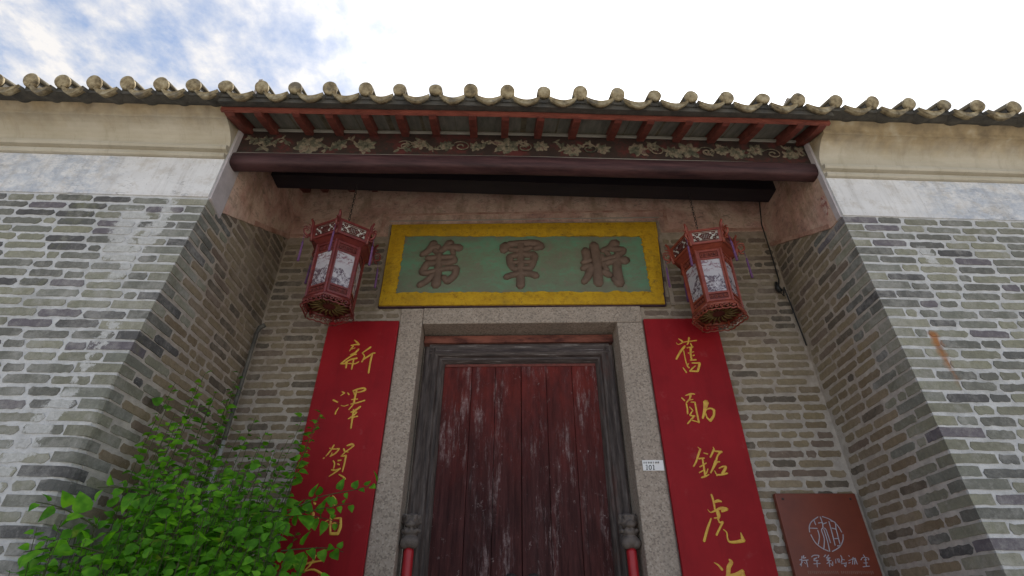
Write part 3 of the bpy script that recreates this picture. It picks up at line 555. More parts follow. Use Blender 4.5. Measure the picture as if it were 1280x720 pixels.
# front walls --------------------------------------------------------
def RCN(side, z): return min(max((2.75-z)/.95, 0), 1)*.10 if side < 0 else 0.     # the left corner is worn round lower down
XBK = {-1: (-1.972, 3.86), 1: (2.452, 3.572)}         # where each inner side wall meets the back wall
def slope_at(side, z): return (XBK[side][0]-(XL(z) if side < 0 else XR))/(XBK[side][1]-YF)
def front_wall(side, label):
    xc = XL if side < 0 else (lambda z: XR)
    far = -7. if side < 0 else 7.2
    mb = MB()      # solid pier behind the plaster and bricks, front face at YF
    zs = [0, 1.6, 1.8, 2.0, 2.2, 2.37, 2.6, 2.75, 3.2, TOPZ, 4.9]; vs = []
    for zz in zs:
        xa = xc(zz); q = RCN(side, zz); sl = slope_at(side, zz)
        loop = [(xa+side*(q+.002), YF), (xa+side*(q*.30+.002), YF+q*.30), (xa+side*.0015, YF+q+.003), (xa+side*.0015, YF+q+.02), (xa+side*.04, YF+q+.025), (xa+sl*(4.45-YF)+side*.04, 4.45), (far, 4.45), (far, YF)]
        vs += [(x, y, zz) for x, y in loop]
    fs = []; k = 8
    for i in range(len(zs)-1):
        for j in range(k): fs.append((i*k+j, i*k+(j+1) % k, (i+1)*k+(j+1) % k, (i+1)*k+j))
    fs += [tuple(range(k)), tuple(range(len(vs)-1, len(vs)-1-k, -1))]
    mb.add(vs, fs); root = mb.build('brick_wall', m_mortar, None, origin=((xc(2)+side*2.4), YF, 0))
    tag(root, label, 'wall')
    rnd = random.Random(5+side)
    rest = MB()
    lim = 3.78 if side < 0 else 4.05
    for r, z in enumerate(rows):
        par = r % 2; xcz = xc(z)
        u0 = (.235 if par == 0 else .112) + .010
        if z > ZLOW:
            place('brick', corner_mesh(*((.235, .112) if par == 0 else (.112, .235)), side, r, m_brick, k_=slope_at(side, z), q=RCN(side, z)), root, (xcz, YF, z+wav(xcz, z)))
        else:
            me = corner_mesh(*((.235, .112) if par == 0 else (.112, .235)), side, r, m_brick, k_=slope_at(side, z), q=RCN(side, z))
            rest.add([(v.co.x+xcz, v.co.y+YF, v.co.z+z) for v in me.vertices], [tuple(p.vertices) for p in me.polygons])
        for (c, L) in course(u0, 4.6, z, rnd):
            x = xcz + side*c; zz = z + wav(x, z) + rnd.uniform(-.0015, .0015)
            if abs(x) < abs(lim) and z > ZLOW:
                place('brick', rnd.choice(BM['out', L]), root, (x, YF, zz), rot=(0, rnd.uniform(-.006, .006), 0), scale=(rnd.uniform(.97, 1.02), 1, rnd.uniform(.94, 1.06)))
            else:
                w, h = L/2, BH/2
                rest.add([(x-w, YF+.01, zz-h), (x+w, YF+.01, zz-h), (x+w, YF+.01, zz+h), (x-w, YF+.01, zz+h),
                          (x-w+.004, YF-.003, zz-h+.003), (x+w-.004, YF-.003, zz-h+.003), (x+w-.004, YF-.003, zz+h-.003), (x-w+.004, YF-.003, zz+h-.003)],
                         [(4, 5, 6, 7), (0, 1, 5, 4), (1, 2, 6, 5), (2, 3, 7, 6), (3, 0, 4, 7)])
    tag(rest.build('bricks_out_of_reach', m_brick, root), kind='stuff')
    return root
wallL = front_wall(-1, 'left front brick wall under cream cornice, green-grey bricks with thick white joints, behind the leafy bush')
wallR = front_wall(1, 'right front brick wall under cream cornice, green-grey bricks with an orange rust streak')

# repaired pointing smeared over the bricks of the left wall
def patch(root, cx, cz, pts_w, seed, mat=m_patch):
    rnd = random.Random(seed); mb = MB(); L, Rr = [], []
    path = pts_w
    n = 0
    for i in range(len(path)-1):
        (x0, z0, w0), (x1, z1, w1) = path[i], path[i+1]; st = max(2, int(math.hypot(x1-x0, z1-z0)/.018))
        for j in range(st):
            u = j/st; x = x0+(x1-x0)*u; zz = z0+(z1-z0)*u; w = (w0+(w1-w0)*u)
            k = mnoise.noise(Vector((x*22, zz*22, seed)))
            L.append((x-w*(.5+.8*abs(mnoise.noise(Vector((zz*30, seed, 0))))), zz)); Rr.append((x+w*(.5+.8*abs(mnoise.noise(Vector((zz*30, seed+9, 4))))), zz))
    k = len(L); vs = []
    for (a, b) in zip(L, Rr):
        vs += [(a[0], YF-.001, a[1]), (a[0]*.8+b[0]*.2, YF-.0065, a[1]), (a[0]*.2+b[0]*.8, YF-.0065, a[1]), (b[0], YF-.001, a[1])]
    fs = []
    for i in range(k-1):
        for j in range(3): a = 4*i+j; fs.append((a, a+1, a+5, a+4))
    fs += [(0, 1, 2, 3), (4*k-1, 4*k-2, 4*k-3, 4*k-4)]
    return mb.add(vs, fs).build('mortar_patch', mat, root, smooth=True)

# plaster band and moulded cornice on each front wall ------------------
PROF = [(2.700, 3.972), (2.652, 3.972), (2.652, 4.335), (2.632, 4.340), (2.624, 4.352), (2.625, 4.372), (2.652, 4.376), (2.652, 4.404), (2.620, 4.408), (2.610, 4.422), (2.611, 4.442),
        (2.640, 4.450), (2.641, 4.480), (2.632, 4.520), (2.612, 4.553), (2.585, 4.585), (2.553, 4.612), (2.530, 4.624), (2.512, 4.630), (2.496, 4.632), (2.492, 4.664), (2.462, 4.700), (2.425, 4.735), (2.411, 4.750), (2.411, 4.80), (2.70, 4.80)]
def roofdz(x):     # the old eave sags towards the left end
    pts = [(-7, -.12), (-3.36, -.073), (-2.9, -.068), (-1.975, -.056), (-1.235, -.041), (-.485, -.017), (.304, 0), (1.11, .008), (1.9, .015), (2.7, .014), (3.73, .02), (7, .03)]
    for (a, za), (b, zb) in zip(pts, pts[1:]):
        if x <= b: return za+(zb-za)*(x-a)/(b-a)
    return .03
def cornice(root, x0, x1, n=14):
    xs = [x0+(x1-x0)*i/n for i in range(n+1)]
    def strip(prof, name, mat):
        vs = []; fs = []; k = len(prof)
        for x in xs:
            for (y, z) in prof:
                f = min(max((z-4.45)/.25, 0), 1); vs.append((x, y+.0012*math.sin(x*3+z*20), z + roofdz(x)*f))
        for i in range(n):
            for j in range(k): a = i*k+j; b = i*k+(j+1) % k; fs.append((a, b, b+k, a+k))
        fs += [tuple(range(k)), tuple(range(len(vs)-1, len(vs)-1-k, -1))]
        return MB().add(vs, fs).build(name, mat, root)
    strip(PROF[:3]+[(2.700, 4.335)], 'plaster_band', m_plaster)
    strip([(2.69, 4.3365)]+PROF[3:], 'cornice', m_cove)
cornice(wallL, -7, -1.974); cornice(wallR, 7.1, 2.412)

# inner side walls of the recess ---------------------------------------
def zbound(y): return 3.97 + max(0, (y-2.80))/(3.86-2.80)*.60
def reveal(side, label, depth_end):
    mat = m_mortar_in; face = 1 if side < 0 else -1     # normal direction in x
    def fx(y, z):                                        # the face of this wall
        xa = XL(z) if side < 0 else XR
        xb = -1.972 if side < 0 else 2.452
        return xa + (xb-xa)*(y-2.66)/(depth_end-2.66)
    mb = MB(); ys = [0, 3.0, 3.4, depth_end+.1]; zs = [0, 1.6, 1.8, 2.0, 2.2, 2.37, 2.6, 2.75, 3.2, TOPZ, 4.7, 5.3]; y_0 = lambda y, z: y or 2.672+RCN(side, z)
    vs = [(fx(y_0(y, z), z)+face*.0006, y_0(y, z), z) for z in zs for y in ys] + [(fx(y_0(y, z), z)-face*.03, y_0(y, z)+(0 if y else .004), z) for z in zs for y in ys]
    fs = []; ny = len(ys); N = ny*len(zs)
    for i in range(len(zs)-1):
        for j in range(ny-1):
            a = i*ny+j; fs.append((a, a+1, a+ny+1, a+ny)); fs.append((a+N, a+ny+N, a+ny+1+N, a+1+N))
    for i in range(len(zs)-1):
        for j in (0, ny-1): a = i*ny+j; fs.append((a, a+ny, a+ny+N, a+N))
    for j in range(ny-1):
        for i in (0, len(zs)-1): a = i*ny+j; fs.append((a, a+1, a+1+N, a+N))
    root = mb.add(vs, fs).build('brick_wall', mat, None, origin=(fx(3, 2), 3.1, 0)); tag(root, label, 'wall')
    rnd = random.Random(31+side); rest = MB()
    r2 = list(enumerate(rows)) + [(-k, rows[0]+PITCH*k) for k in range(1, 10)]
    for r, z in r2:
        par = r % 2; u0 = (.112 if par == 0 else .235)+.012
        if r < 0: u0 = .14
        for (c, L) in course(u0, depth_end-YF-.004, z, rnd):
            y = YF+c
            if z+BH*.4 > zbound(y+L/2*(-1)) : 
                if z - BH > zbound(y): continue
            zz = z+wav(y, z)+rnd.uniform(-.0015, .0015); x = fx(y, z)
            slope = math.atan2(fx(y+.1, z)-fx(y-.1, z), .2)
            rot = R(90)-slope if side < 0 else R(-90)-slope
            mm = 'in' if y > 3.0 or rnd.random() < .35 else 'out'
            if z > ZLOW: place('brick', rnd.choice(BM[mm, L]), root, (x, y, zz), rot=(0, rnd.uniform(-.006, .006), rot), scale=(rnd.uniform(.97, 1.02), .8, rnd.uniform(.92, 1.04)))
            else:
                w, h = L/2, BH/2
                rest.add([(fx(y-w, z)-face*.01, y-w, zz-h), (fx(y+w, z)-face*.01, y+w, zz-h), (fx(y+w, z)-face*.01, y+w, zz+h), (fx(y-w, z)-face*.01, y-w, zz+h),
                          (fx(y-w, z)+face*.003, y-w+.003, zz-h+.003), (fx(y+w, z)+face*.003, y+w-.003, zz-h+.003), (fx(y+w, z)+face*.003, y+w-.003, zz+h-.003), (fx(y-w, z)+face*.003, y-w+.003, zz+h-.003)],
                         [(4, 5, 6, 7), (0, 1, 5, 4), (1, 2, 6, 5), (2, 3, 7, 6), (3, 0, 4, 7)])
    tag(rest.build('bricks_out_of_reach', m_brick_in, root), kind='stuff')
    # plaster above the slanted edge: a whitish return near the corner, painted beyond, a pink line along the edge
    def sheet(name, y0, y1, zlo, zhi, th, mat, n=14):
        v = []; f = []
        for i in range(n+1):
            y = y0+(y1-y0)*i/n; a, b = zlo(y), zhi(y)
            w = .008*mnoise.noise(Vector((y*14, side*3, a)))
            for zz, tt in ((a+w, -.004), (a+w+.003, th), (b, th), (b, -.004)): v.append((fx(y, min(zz, 3.97))+face*tt, y, zz))
        for i in range(n):
            for j in range(4): a = 4*i+j; b = 4*i+(j+1) % 4; f.append((a, b, b+4, a+4))
        f += [(0, 1, 2, 3), (4*n+3, 4*n+2, 4*n+1, 4*n)]
        return MB().add(v, f).build(name, mat, root)
    if side < 0:
        sheet('plaster_return', 2.664, 2.83, lambda y: 3.965-.2*(y-2.664), lambda y: 5.2, .012, m_return, 6)
        sheet('painted_plaster', 2.834, depth_end+.02, zbound, lambda y: 5.25, .009, m_painted)
        sheet('painted_border', 3.25, depth_end+.02, lambda y: zbound(y)+.002, lambda y: zbound(y)+.05, .0125, m_pinkline)
    else:
        sheet('plaster_return', 2.664, 2.71, lambda y: 3.965, lambda y: 5.2, .012, m_return, 6)
        sheet('painted_plaster', 2.714, depth_end+.02, zbound, lambda y: 5.25, .009, m_painted)
        sheet('painted_border', 2.80, depth_end+.02, lambda y: zbound(y)+.002, lambda y: zbound(y)+.045, .0125, m_pinkline)
        sheet('red_paint_patch', 2.73, 2.80, lambda y: 4.08+(y-2.73)*.5+.03*math.sin(y*90), lambda y: 4.24-(y-2.73)*.4+.03*math.sin(y*130), .0125, m_redflake, 10)
    return root
revL = reveal(-1, 'left inner side wall of the recess, brown-grey brick, dark pipe at its far edge', 3.86)
revR = reveal(1, 'right inner side wall of the recess, brown-grey brick, beside the brown sign', 3.572)

# back wall -------------------------------------------------------------
mb = MB()
for (x0, x1, z0, z1) in ((-1.99, -.79, 0, 5.3), (-.79, 1.18, 3.78, 5.3), (1.18, 2.47, 0, 5.3)):
    mb.box(x0, x1, 0, 1, z0, z1, lambda x, y, z: back(x, -y*.25, z))
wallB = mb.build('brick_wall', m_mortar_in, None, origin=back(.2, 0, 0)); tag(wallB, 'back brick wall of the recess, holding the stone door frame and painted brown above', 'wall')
rnd = random.Random(77); rest = MB()
r2 = list(enumerate(rows)) + [(-k, rows[0]+PITCH*k) for k in range(1, 9)]
for r, z in r2:
    hi = z > 3.72
    segs = [(-1.965, -1.03 if hi else -1.30), (1.47 if hi else 1.68, 2.445)]
    if 3.64 < z < 3.80: segs = [(-1.965, -.82), (1.22, 2.445)]
    for (a, b) in segs:
        for (c, L) in course(a+rnd.choice((0, 0, -.12, -.06)) if a > 0 else a, b, z, rnd, (.115 if r % 2 else None) if a < 0 else None):
            zz = z+wav(c, z)+rnd.uniform(-.0015, .0015)
            if z > ZLOW: place('brick', rnd.choice(BM['in', L]), wallB, back(c, 0, zz), rot=(0, rnd.uniform(-.006, .006), BROT), scale=(rnd.uniform(.97, 1.02), .8, rnd.uniform(.90, 1.03)))
            else: rest.box(c-L/2, c+L/2, -.01, .003, zz-BH/2, zz+BH/2, lambda x, y, z: back(x, y, z))
tag(rest.build('bricks_out_of_reach', m_brick_in, wallB), kind='stuff')
PT = 4.585
def bsheet(name, x0, x1, z0, z1, th, mat, n=12):
    mb = MB(); 
    for i in range(n):
        a = x0+(x1-x0)*i/n; b = x0+(x1-x0)*(i+1)/n
    vs = []; fs = []
    for i in range(n+1):
        x = x0+(x1-x0)*i/n; w = .005*mnoise.noise(Vector((x*12, 1, z0)))
        for zz, tt in ((z0+w, -.004), (z0+w+.003, th), (z1, th), (z1, -.004)): vs.append(back(x, tt, zz))
    for i in range(n):
        for j in range(4): a = 4*i+j; b = 4*i+(j+1) % 4; fs.append((a, b, b+4, a+4))
    fs += [(0, 1, 2, 3), (4*n+3, 4*n+2, 4*n+1, 4*n)]
    return mb.add(vs, fs).build(name, mat, wallB)
bsheet('painted_plaster', -1.98, 2.46, PT, 5.25, .009, m_painted, 20)
bsheet('painted_border', -1.975, -1.075, PT+.002, PT+.035, .0125, m_pinkline)
bsheet('painted_border', 1.54, 2.455, PT+.002, PT+.035, .0125, m_pinkline)
bsheet('painted_border', -1.11, 1.57, 4.832, 4.856, .0125, m_pinkline)
bsheet('painted_border', -1.11, -1.078, PT+.037, 4.830, .0127, m_pinkline, 2)
bsheet('painted_border', 1.54, 1.572, PT+.037, 4.830, .0127, m_pinkline, 2)
bsheet('painted_border', -1.04, 1.50, 4.755, 4.768, .0125, m_moulding)
# pale mortar bedding round the plaque and stone frame
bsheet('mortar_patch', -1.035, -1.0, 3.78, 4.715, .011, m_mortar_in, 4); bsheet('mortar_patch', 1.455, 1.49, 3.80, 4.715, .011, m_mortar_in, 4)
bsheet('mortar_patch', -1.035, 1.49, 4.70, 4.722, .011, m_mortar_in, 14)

# ------------------------------------------------------------------ stone door frame and door
def bb(mb, x0, x1, o0, o1, z0, z1): return mb.box(x0, x1, o0, o1, z0, z1, back)
frame = empty('stone_door_frame', back(.19, .02, 0), 'speckled granite door frame round the dark red door', 'door frame')
bevel(bb(MB(), -.803, -.615, -.28, .02, 0, 3.787).build('jamb', m_granite, frame), .006)
bevel(bb(MB(), .985, 1.192, -.28, .02, 0, 3.634).build('jamb', m_granite, frame), .006)
bevel(bb(MB(), -.613, 1.192, -.28, .022, 3.636, 3.789).build('lintel', m_granite, frame), .006)
bevel(bb(MB(), -.613, .983, -.40, .06, -.10, .12).build('threshold', m_granite, frame), .01)
for (x0, x1) in ((-.803, -.80),): pass
door = empty('double_door', back(.2, -.24, .12), 'dark red double door of worn vertical boards with pale scuffs', 'door')
seams = [-.45, -.193, .002, .214, .42, .631, .87]
for k in range(6):
    a, b = seams[k]+.001, seams[k+1]-.001
    if k in (2, 3): a, b = (a, b-.001) if k == 2 else (a+.001, b)
    o = bevel(bb(MB(), a, b, -.30, -.24+random.uniform(-.003, .003), .14, 3.43).build('door_board', m_door, door), .005, 2)
tag(bb(MB(), -.46, .88, -.36, -.31, .13, 3.44).build('door_backing', m_greywood, door))

for x in (.14, .29):
    kn = MB(); 
    kn.lathe([(.05, 0), (.048, .012), (.03, .02), (.012, .026)], 20)
    kn = MB().add([back(x+v[0], -.24+v[2]+.002, 1.80+v[1]) for v in kn.v], kn.f); shade(kn.build('ring_plate', m_iron, door))
wf = empty('wooden_door_frame', back(.2, -.18, .12), 'weathered grey wooden frame set inside the granite opening', 'door frame')
def moulded(x0, x1, z0, z1, vert, mat, nm='frame_post'):
    """post or head with a stepped, rounded moulding"""
    prof = [(0, -.26), (0, -.172), (.10, -.168), (.30, -.175), (.52, -.170), (.66, -.180), (.74, -.200), (.84, -.202), (.92, -.215), (1, -.232), (1, -.26)]
    vs = []
    for (u, o) in prof:
        if vert: vs.append((x0+(x1-x0)*u, o, z0))
        else: vs.append((x0, o, z1+(z0-z1)*u))
    n = len(vs)
    v2 = [(x, o, z1) for x, o, z in vs] if vert else [(x1, o, z) for x, o, z in vs]
    V = [back(*p) for p in vs+v2]
    fs = [(i, (i+1) % n, (i+1) % n+n, i+n) for i in range(n)]+[tuple(range(n)), tuple(range(n, 2*n))]
    return MB().add(V, fs).build(nm, mat, wf)
moulded(-.600, -.425, .12, 3.522, True, m_greywood); moulded(.972, .832, .12, 3.522, True, m_greywood)
moulded(-.560, .945, 3.388, 3.545, False, m_greywood_h, 'frame_head')
bb(MB(), -.608, .978, -.265, -.150, 3.547, 3.612).build('red_strip', m_redstrip, wf)
bb(MB(), -.610, .980, -.262, -.18, 3.614, 3.633).build('packing_strip', m_greywood_h, wf)
bb(MB(), -.42, .83, -.262, -.232, 3.364, 3.386).build('door_stop', m_redwood, wf)

# carved lion finials on bright red posts at both sides of the door
def guard(x, lab):
    o0 = -.075
    root = empty('gate_post', back(x, o0, .12), lab, 'gate post', 'red gate posts with carved lion tops')
    p = MB(); p.lathe([(.034, .0), (.034, 1.86), (.030, 1.88)], 20, back(x, o0, .10)); shade(p.build('red_post', m_redpost, root))
    # lion: one lumpy carved mass, head over chest, with brow, muzzle, ears, mane curls and paws
    b = bmesh.new()
    def ball(cx, co, cz, r, sx=1, sz=1, so=1):
        mt = Matrix.Translation(back(x+cx, o0+co, 1.985+cz)) @ Matrix.Diagonal((r*sx, r*so, r*sz, 1))
        bmesh.ops.create_icosphere(b, subdivisions=3, radius=1, matrix=mt)
    ball(0, 0, .035, .062, 1.05, .75); ball(-.03, .02, .025, .036); ball(.03, .02, .025, .036); ball(0, .01, .09, .045, 1.1, .6)
    ball(0, 0, .155, .056, 1, .85); ball(0, .045, .135, .028, 1.3, .7); ball(0, .06, .15, .014, 1.3, .8)
    ball(-.022, .042, .172, .014); ball(.022, .042, .172, .014); ball(-.02, .04, .19, .016, 1.6, .6); ball(.02, .04, .19, .016, 1.6, .6)
    for s_ in (-1, 1): ball(s_*.052, .0, .185, .018, .8, 1.2)
    for k in range(12):
        a = math.pi*k/11; ball(.055*math.cos(a), -.005, .155+.045*math.sin(a), .015)
    for k in range(9):
        a = 2*math.pi*k/9; ball(.056*math.cos(a), .045*math.sin(a), .10, .014)
    me = bpy.data.meshes.new('lion'); b.to_mesh(me); b.free(); me.materials.append(m_lion)
    h = bpy.data.objects.new('carved_lion', me); COL.objects.link(h); h.parent = root
    L = Vector(ROOTLOC[root.name]); me.transform(Matrix.Translation(-L)); shade(h)
    rm = h.modifiers.new('merge', 'REMESH'); rm.mode = 'VOXEL'; rm.voxel_size = .0055; rm.use_smooth_shade = True
    ROOTLOC[h.name] = tuple(L)
guard(-.545, 'bright red gate post with carved stone lion top, left of the door')
guard(.922, 'bright red gate post with carved stone lion top, right of the door')

# ------------------------------------------------------------------ name board above the door
plaque = empty('name_board', back(.2, .0, 3.79), 'green name board with rough yellow border and three brown raised characters', 'name board')
def quadboard(nm, c, o0, o1, mat, parent, bev=.004):
    (a, b, c2, d) = c
    V = [back(p[0], o0, p[1]) for p in c]+[back(p[0], o1, p[1]) for p in c]
    o = MB().add(V, [(0, 1, 2, 3), (7, 6, 5, 4), (0, 4, 5, 1), (1, 5, 6, 2), (2, 6, 7, 3), (3, 7, 4, 0)]).build(nm, mat, parent)
    return bevel(o, bev) if bev else o
OC = [(-.996, 3.802), (1.392, 3.790), (1.444, 4.672), (-.999, 4.687)]
IC = [(-.870, 3.925), (1.298, 3.905), (1.290, 4.508), (-.862, 4.555)]
quadboard('board', [(-1.006, 3.795), (1.408, 3.784), (1.458, 4.682), (-1.008, 4.696)], .0, .034, m_plaqueedge, plaque)
quadboard('green_panel', IC, .030, .046, m_green, plaque)
# rough yellow border: four strips with a wandering, chipped inner edge
def ystrip(p0, p1, q0, q1, seed):
    n = 70; vs = []; fs = []; rnd = random.Random(seed)
    for i in range(n+1):
        u = i/n; a = (p0[0]+(p1[0]-p0[0])*u, p0[1]+(p1[1]-p0[1])*u); b = (q0[0]+(q1[0]-q0[0])*u, q0[1]+(q1[1]-q0[1])*u)
        w = 1+.10*mnoise.noise(Vector((u*22, seed, 0)))+rnd.uniform(-.05, .05)
        c = (a[0]+(b[0]-a[0])*w, a[1]+(b[1]-a[1])*w); mdl = (a[0]+(b[0]-a[0])*.5, a[1]+(b[1]-a[1])*.5)
        for (pt, off) in ((a, .033), (a, .052), (mdl, .060+rnd.uniform(-.002, .002)), (c, .054), (c, .033)): vs.append(back(pt[0], off, pt[1]))
    for i in range(n):
        for j in range(4): k = 5*i+j; fs.append((k, k+5, k+6, k+1))
    fs += [(0, 1, 2, 3, 4), tuple(5*n+j for j in (4, 3, 2, 1, 0))]
    MB().add(vs, fs).build('yellow_border', m_yellow, plaque)
ystrip(OC[0], OC[1], (IC[0][0]-.125, IC[0][1]+.004), (IC[1][0]+.09, IC[1][1]+.004), 1)
ystrip(OC[3], OC[2], (IC[3][0]-.13, IC[3][1]-.004), (IC[2][0]+.15, IC[2][1]-.004), 2)
ystrip((OC[0][0], OC[0][1]+.12), (OC[3][0], OC[3][1]-.13), (IC[0][0]+.004, IC[0][1]-.001), (IC[3][0]+.004, IC[3][1]+.001), 3)
ystrip((OC[1][0]+.006, OC[1][1]+.11), (OC[2][0]-.006, OC[2][1]-.16), (IC[1][0]-.004, IC[1][1]-.001), (IC[2][0]-.004, IC[2][1]+.001), 4)

def glyph(key, nm, off, h, mat, parent, wk=1.):
    mb = MB()
    for i, st in enumerate(GL[key]):
        mb.ribbon([(x/1000, z/1000, w/1000*wk) for x, z, w in st], h, lambda u, v, w: back(u, off+w, v), z0=i*.00025)
    return shade(mb.build(nm, mat, parent))
for k in ('di', 'jun', 'jiang'): glyph(k, 'raised_character', .046, .026, m_relief, plaque, 1.45)

# ------------------------------------------------------------------ couplet boards
def couplet(x0, x1, zt, keys, lab):
    root = empty('couplet_board', back((x0+x1)/2, .03, .30), lab, 'couplet board', 'red couplet boards beside the door')
    bevel(bb(MB(), x0, x1, .016, .046, .30, zt).build('board', m_banner, root), .003)
    for k in keys: glyph(k, 'character', .046, .0025, m_gold, root, 1.12)
couplet(-1.385, -.805, 3.655, ('xin', 'ze', 'he', 'rui', 'zhi'), 'red couplet board with gold characters left of the door, half behind leaves')
couplet(1.197, 1.778, 3.650, ('jiu', 'xun', 'ming', 'hu', 'zhi4'), 'red couplet board with gold characters right of the door, under the right lantern')

# brown sign board
sign = empty('sign_board', back(2.13, .04, 1.62), 'reddish brown sign with a pale round emblem and small characters, low on the right', 'sign')
bevel(bb(MB(), 1.876, 2.402, .022, .058, 1.62, 2.298).build('board', m_sign, sign), .005)
glyph('emblem', 'round_emblem', .058, .0015, m_signwhite, sign, .9)
for k in ('sjiang', 'sjun', 'sdi', 'shong', 'sxiang', 'stang'): glyph(k, 'character', .058, .0015, m_signwhite, sign, .85)
mb = MB(); rnd = random.Random(4)
for i in range(34):
    x = 1.955+i*.0118; 
    if rnd.random() < .12: continue
    for q in range(2): mb.box(x+q*.004, x+q*.004+.0025, .0578, .0586, 1.826+rnd.uniform(0, .006), 1.845, back)
mb.build('small_lettering', m_signfaint, sign)
for x in (1.92, 2.36):
    for zz in (2.262,): 
        s_ = MB().lathe([(.007, 0), (.007, .003), (.004, .005)], 10); MB().add([back(x+v[0], .058+v[2], zz+v[1]) for v in s_.v], s_.f).build('screw', m_iron, sign)

plate = empty('house_number_plate', back(1.11, .022, 2.455), 'small white house number plate reading 101 on the granite jamb', 'number plate')
bevel(bb(MB(), 1.040, 1.186, .021, .026, 2.454, 2.526).build('plate', m_plate, plate), .002)
glyph('digits', 'number', .026, .0006, m_ink, plate); glyph('address', 'address_line', .026, .0006, m_ink, plate)

# ------------------------------------------------------------------ eave over the recess
def zf(x): return roofdz(x)
eave = empty('tiled_roof', (.2, 2.45, 4.68), 'old tiled roof with round tile ends and red rafters over the door', 'roof')
def along(x0, x1, prof, nm, mat, parent, n=16, dz=True, wob=.0):
    xs = [x0+(x1-x0)*i/n for i in range(n+1)]; k = len(prof); vs = []; fs = []
    for x in xs:
        for (y, z) in prof: vs.append((x, y+wob*math.sin(x*2.1), z+(zf(x) if dz else 0)+wob*math.sin(x*3.3+1)))
    for i in range(n):
        for j in range(k): a = i*k+j; b = i*k+(j+1) % k; fs.append((a, b, b+k, a+k))
    fs += [tuple(range(k)), tuple(range(len(vs)-1, len(vs)-1-k, -1))]
    return MB().add(vs, fs).build(nm, mat, parent)
EZ = lambda y: 4.700+.42*(y-2.44)          # underside of the roof planks inside the recess
along(-1.985, 2.425, [(2.418, 4.642), (2.442, 4.640), (2.444, 4.690), (2.420, 4.692)], 'fascia', m_fascia, eave, wob=.002)
RX = [-1.731, -1.465, -1.236, -.982, -.738, -.498, -.21, .028, .286, .552, .855, 1.095, 1.38, 1.654, 1.913, 2.21]
def rafter(x, w=.028, name='rafter', mat=m_redwood):
    d = zf(x); pts = []
    P = [(2.430, -.062), (2.46, -.075), (2.55, -.082), (2.68, -.083), (2.80, -.080), (3.9, -.08)]
    vs = []; j = random.uniform(-.006, .006)
    for (y, lo) in P:
        for sx, dzz in ((-w, lo), (w, lo), (w, -.001), (-w, -.001)): vs.append((x+sx+j*(y-2.43), y+.006*(y > 2.44), EZ(y)+d+dzz))
    fs = [(0, 1, 2, 3)]
    for i in range(len(P)-1):
        for q in range(4): a = 4*i+q; b = 4*i+(q+1) % 4; fs.append((a, b, b+4, a+4))
    fs.append(tuple(4*(len(P)-1)+q for q in (3, 2, 1, 0)))
    return bevel(MB().add(vs, fs).build(name, mat, eave), .004)
for x in RX: rafter(x)
rafter(-1.93, .035, 'rafter', m_redwood); rafter(2.372, .03, 'rafter', m_redwood)
BX = [-1.965]+RX+[2.405]
for a, b in zip(BX, BX[1:]):
    d = zf((a+b)/2)
    for (y0, y1) in ((2.447, 2.80), (2.803, 3.3), (3.303, 3.95)):
        vs = [(x, y, EZ(y)+d+dz_) for dz_ in (0, .02) for y in (y0, y1) for x in (a+.001, b-.001)]
        MB().add(vs, [(0, 1, 3, 2), (4, 6, 7, 5), (0, 4, 5, 1), (2, 3, 7, 6), (0, 2, 6, 4), (1, 5, 7, 3)]).build('soffit_board', m_board, eave)

# roof planks over everything so that no sky shows through, two slopes
RIDGE = 7.2
vs = []; fs = []; xs = [-7, -3.3, -1.97, 0, 2.41, 4, 7.1]
for x in xs:
    d = zf(x)
    for (y, z) in ((2.38, 4.725), (RIDGE, 4.725+.42*(RIDGE-2.38)), (RIDGE+5, 4.725), (RIDGE+5, 4.70), (RIDGE, 4.722+.42*(RIDGE-2.38)-.002), (2.38, 4.7225)): vs.append((x, y, z+d))
for i in range(len(xs)-1):
    for j in range(6): a = 6*i+j; b = 6*i+(j+1) % 6; fs.append((a, b, b+6, a+6))
MB().add(vs, fs).build('roof_deck', m_tile, eave)

# tiles: covers ending in round plaster caps, troughs with a thick plaster lip
TX0 = [-3.262, -3.05, -2.836, -2.611, -2.378, -2.159, -1.934, -1.69, -1.456, -1.214, -.964, -.73, -.477, -.227, .036, .302, .563, .833, 1.106, 1.368, 1.633, 1.906, 2.169, 2.447, 2.72, 2.99, 3.256, 3.517, 3.787]
TX = [TX0[0]-.225*k for k in range(15, 0, -1)]+TX0+[TX0[-1]+.265*k for k in range(1, 12)]
SL = math.atan(.42); cs, sn = math.cos(SL), math.sin(SL)
YT = 2.315
rnd = random.Random(21); rest = MB()
def rp(x, s, h):       # point on the roof: s up the slope from the eave edge, h above it
    return (x, YT+s*cs-h*sn*.25, 4.655+s*sn+h*1.0)
def cover(mb, x, s0, s1, r0, r1, d, n=8, base=.102):
    k = len(mb.v)
    for s, r in ((s0, r0), (s1, r1)):
        for j in range(n+1):
            a = math.pi*j/n; p = rp(x-r*math.cos(a), s, base+r*math.sin(a)); mb.v.append((p[0], p[1], p[2]+d))
        for j in range(n, -1, -1):
            a = math.pi*j/n; q = r-.013; p = rp(x-q*math.cos(a), s, base+q*math.sin(a)); mb.v.append((p[0], p[1], p[2]+d))
    m_ = 2*(n+1)
    for j in range(m_): b = (j+1) % m_; mb.f.append((k+j, k+b, k+b+m_, k+j+m_))
    mb.f.append(tuple(k+j for j in range(m_))); mb.f.append(tuple(k+m_+j for j in reversed(range(m_))))
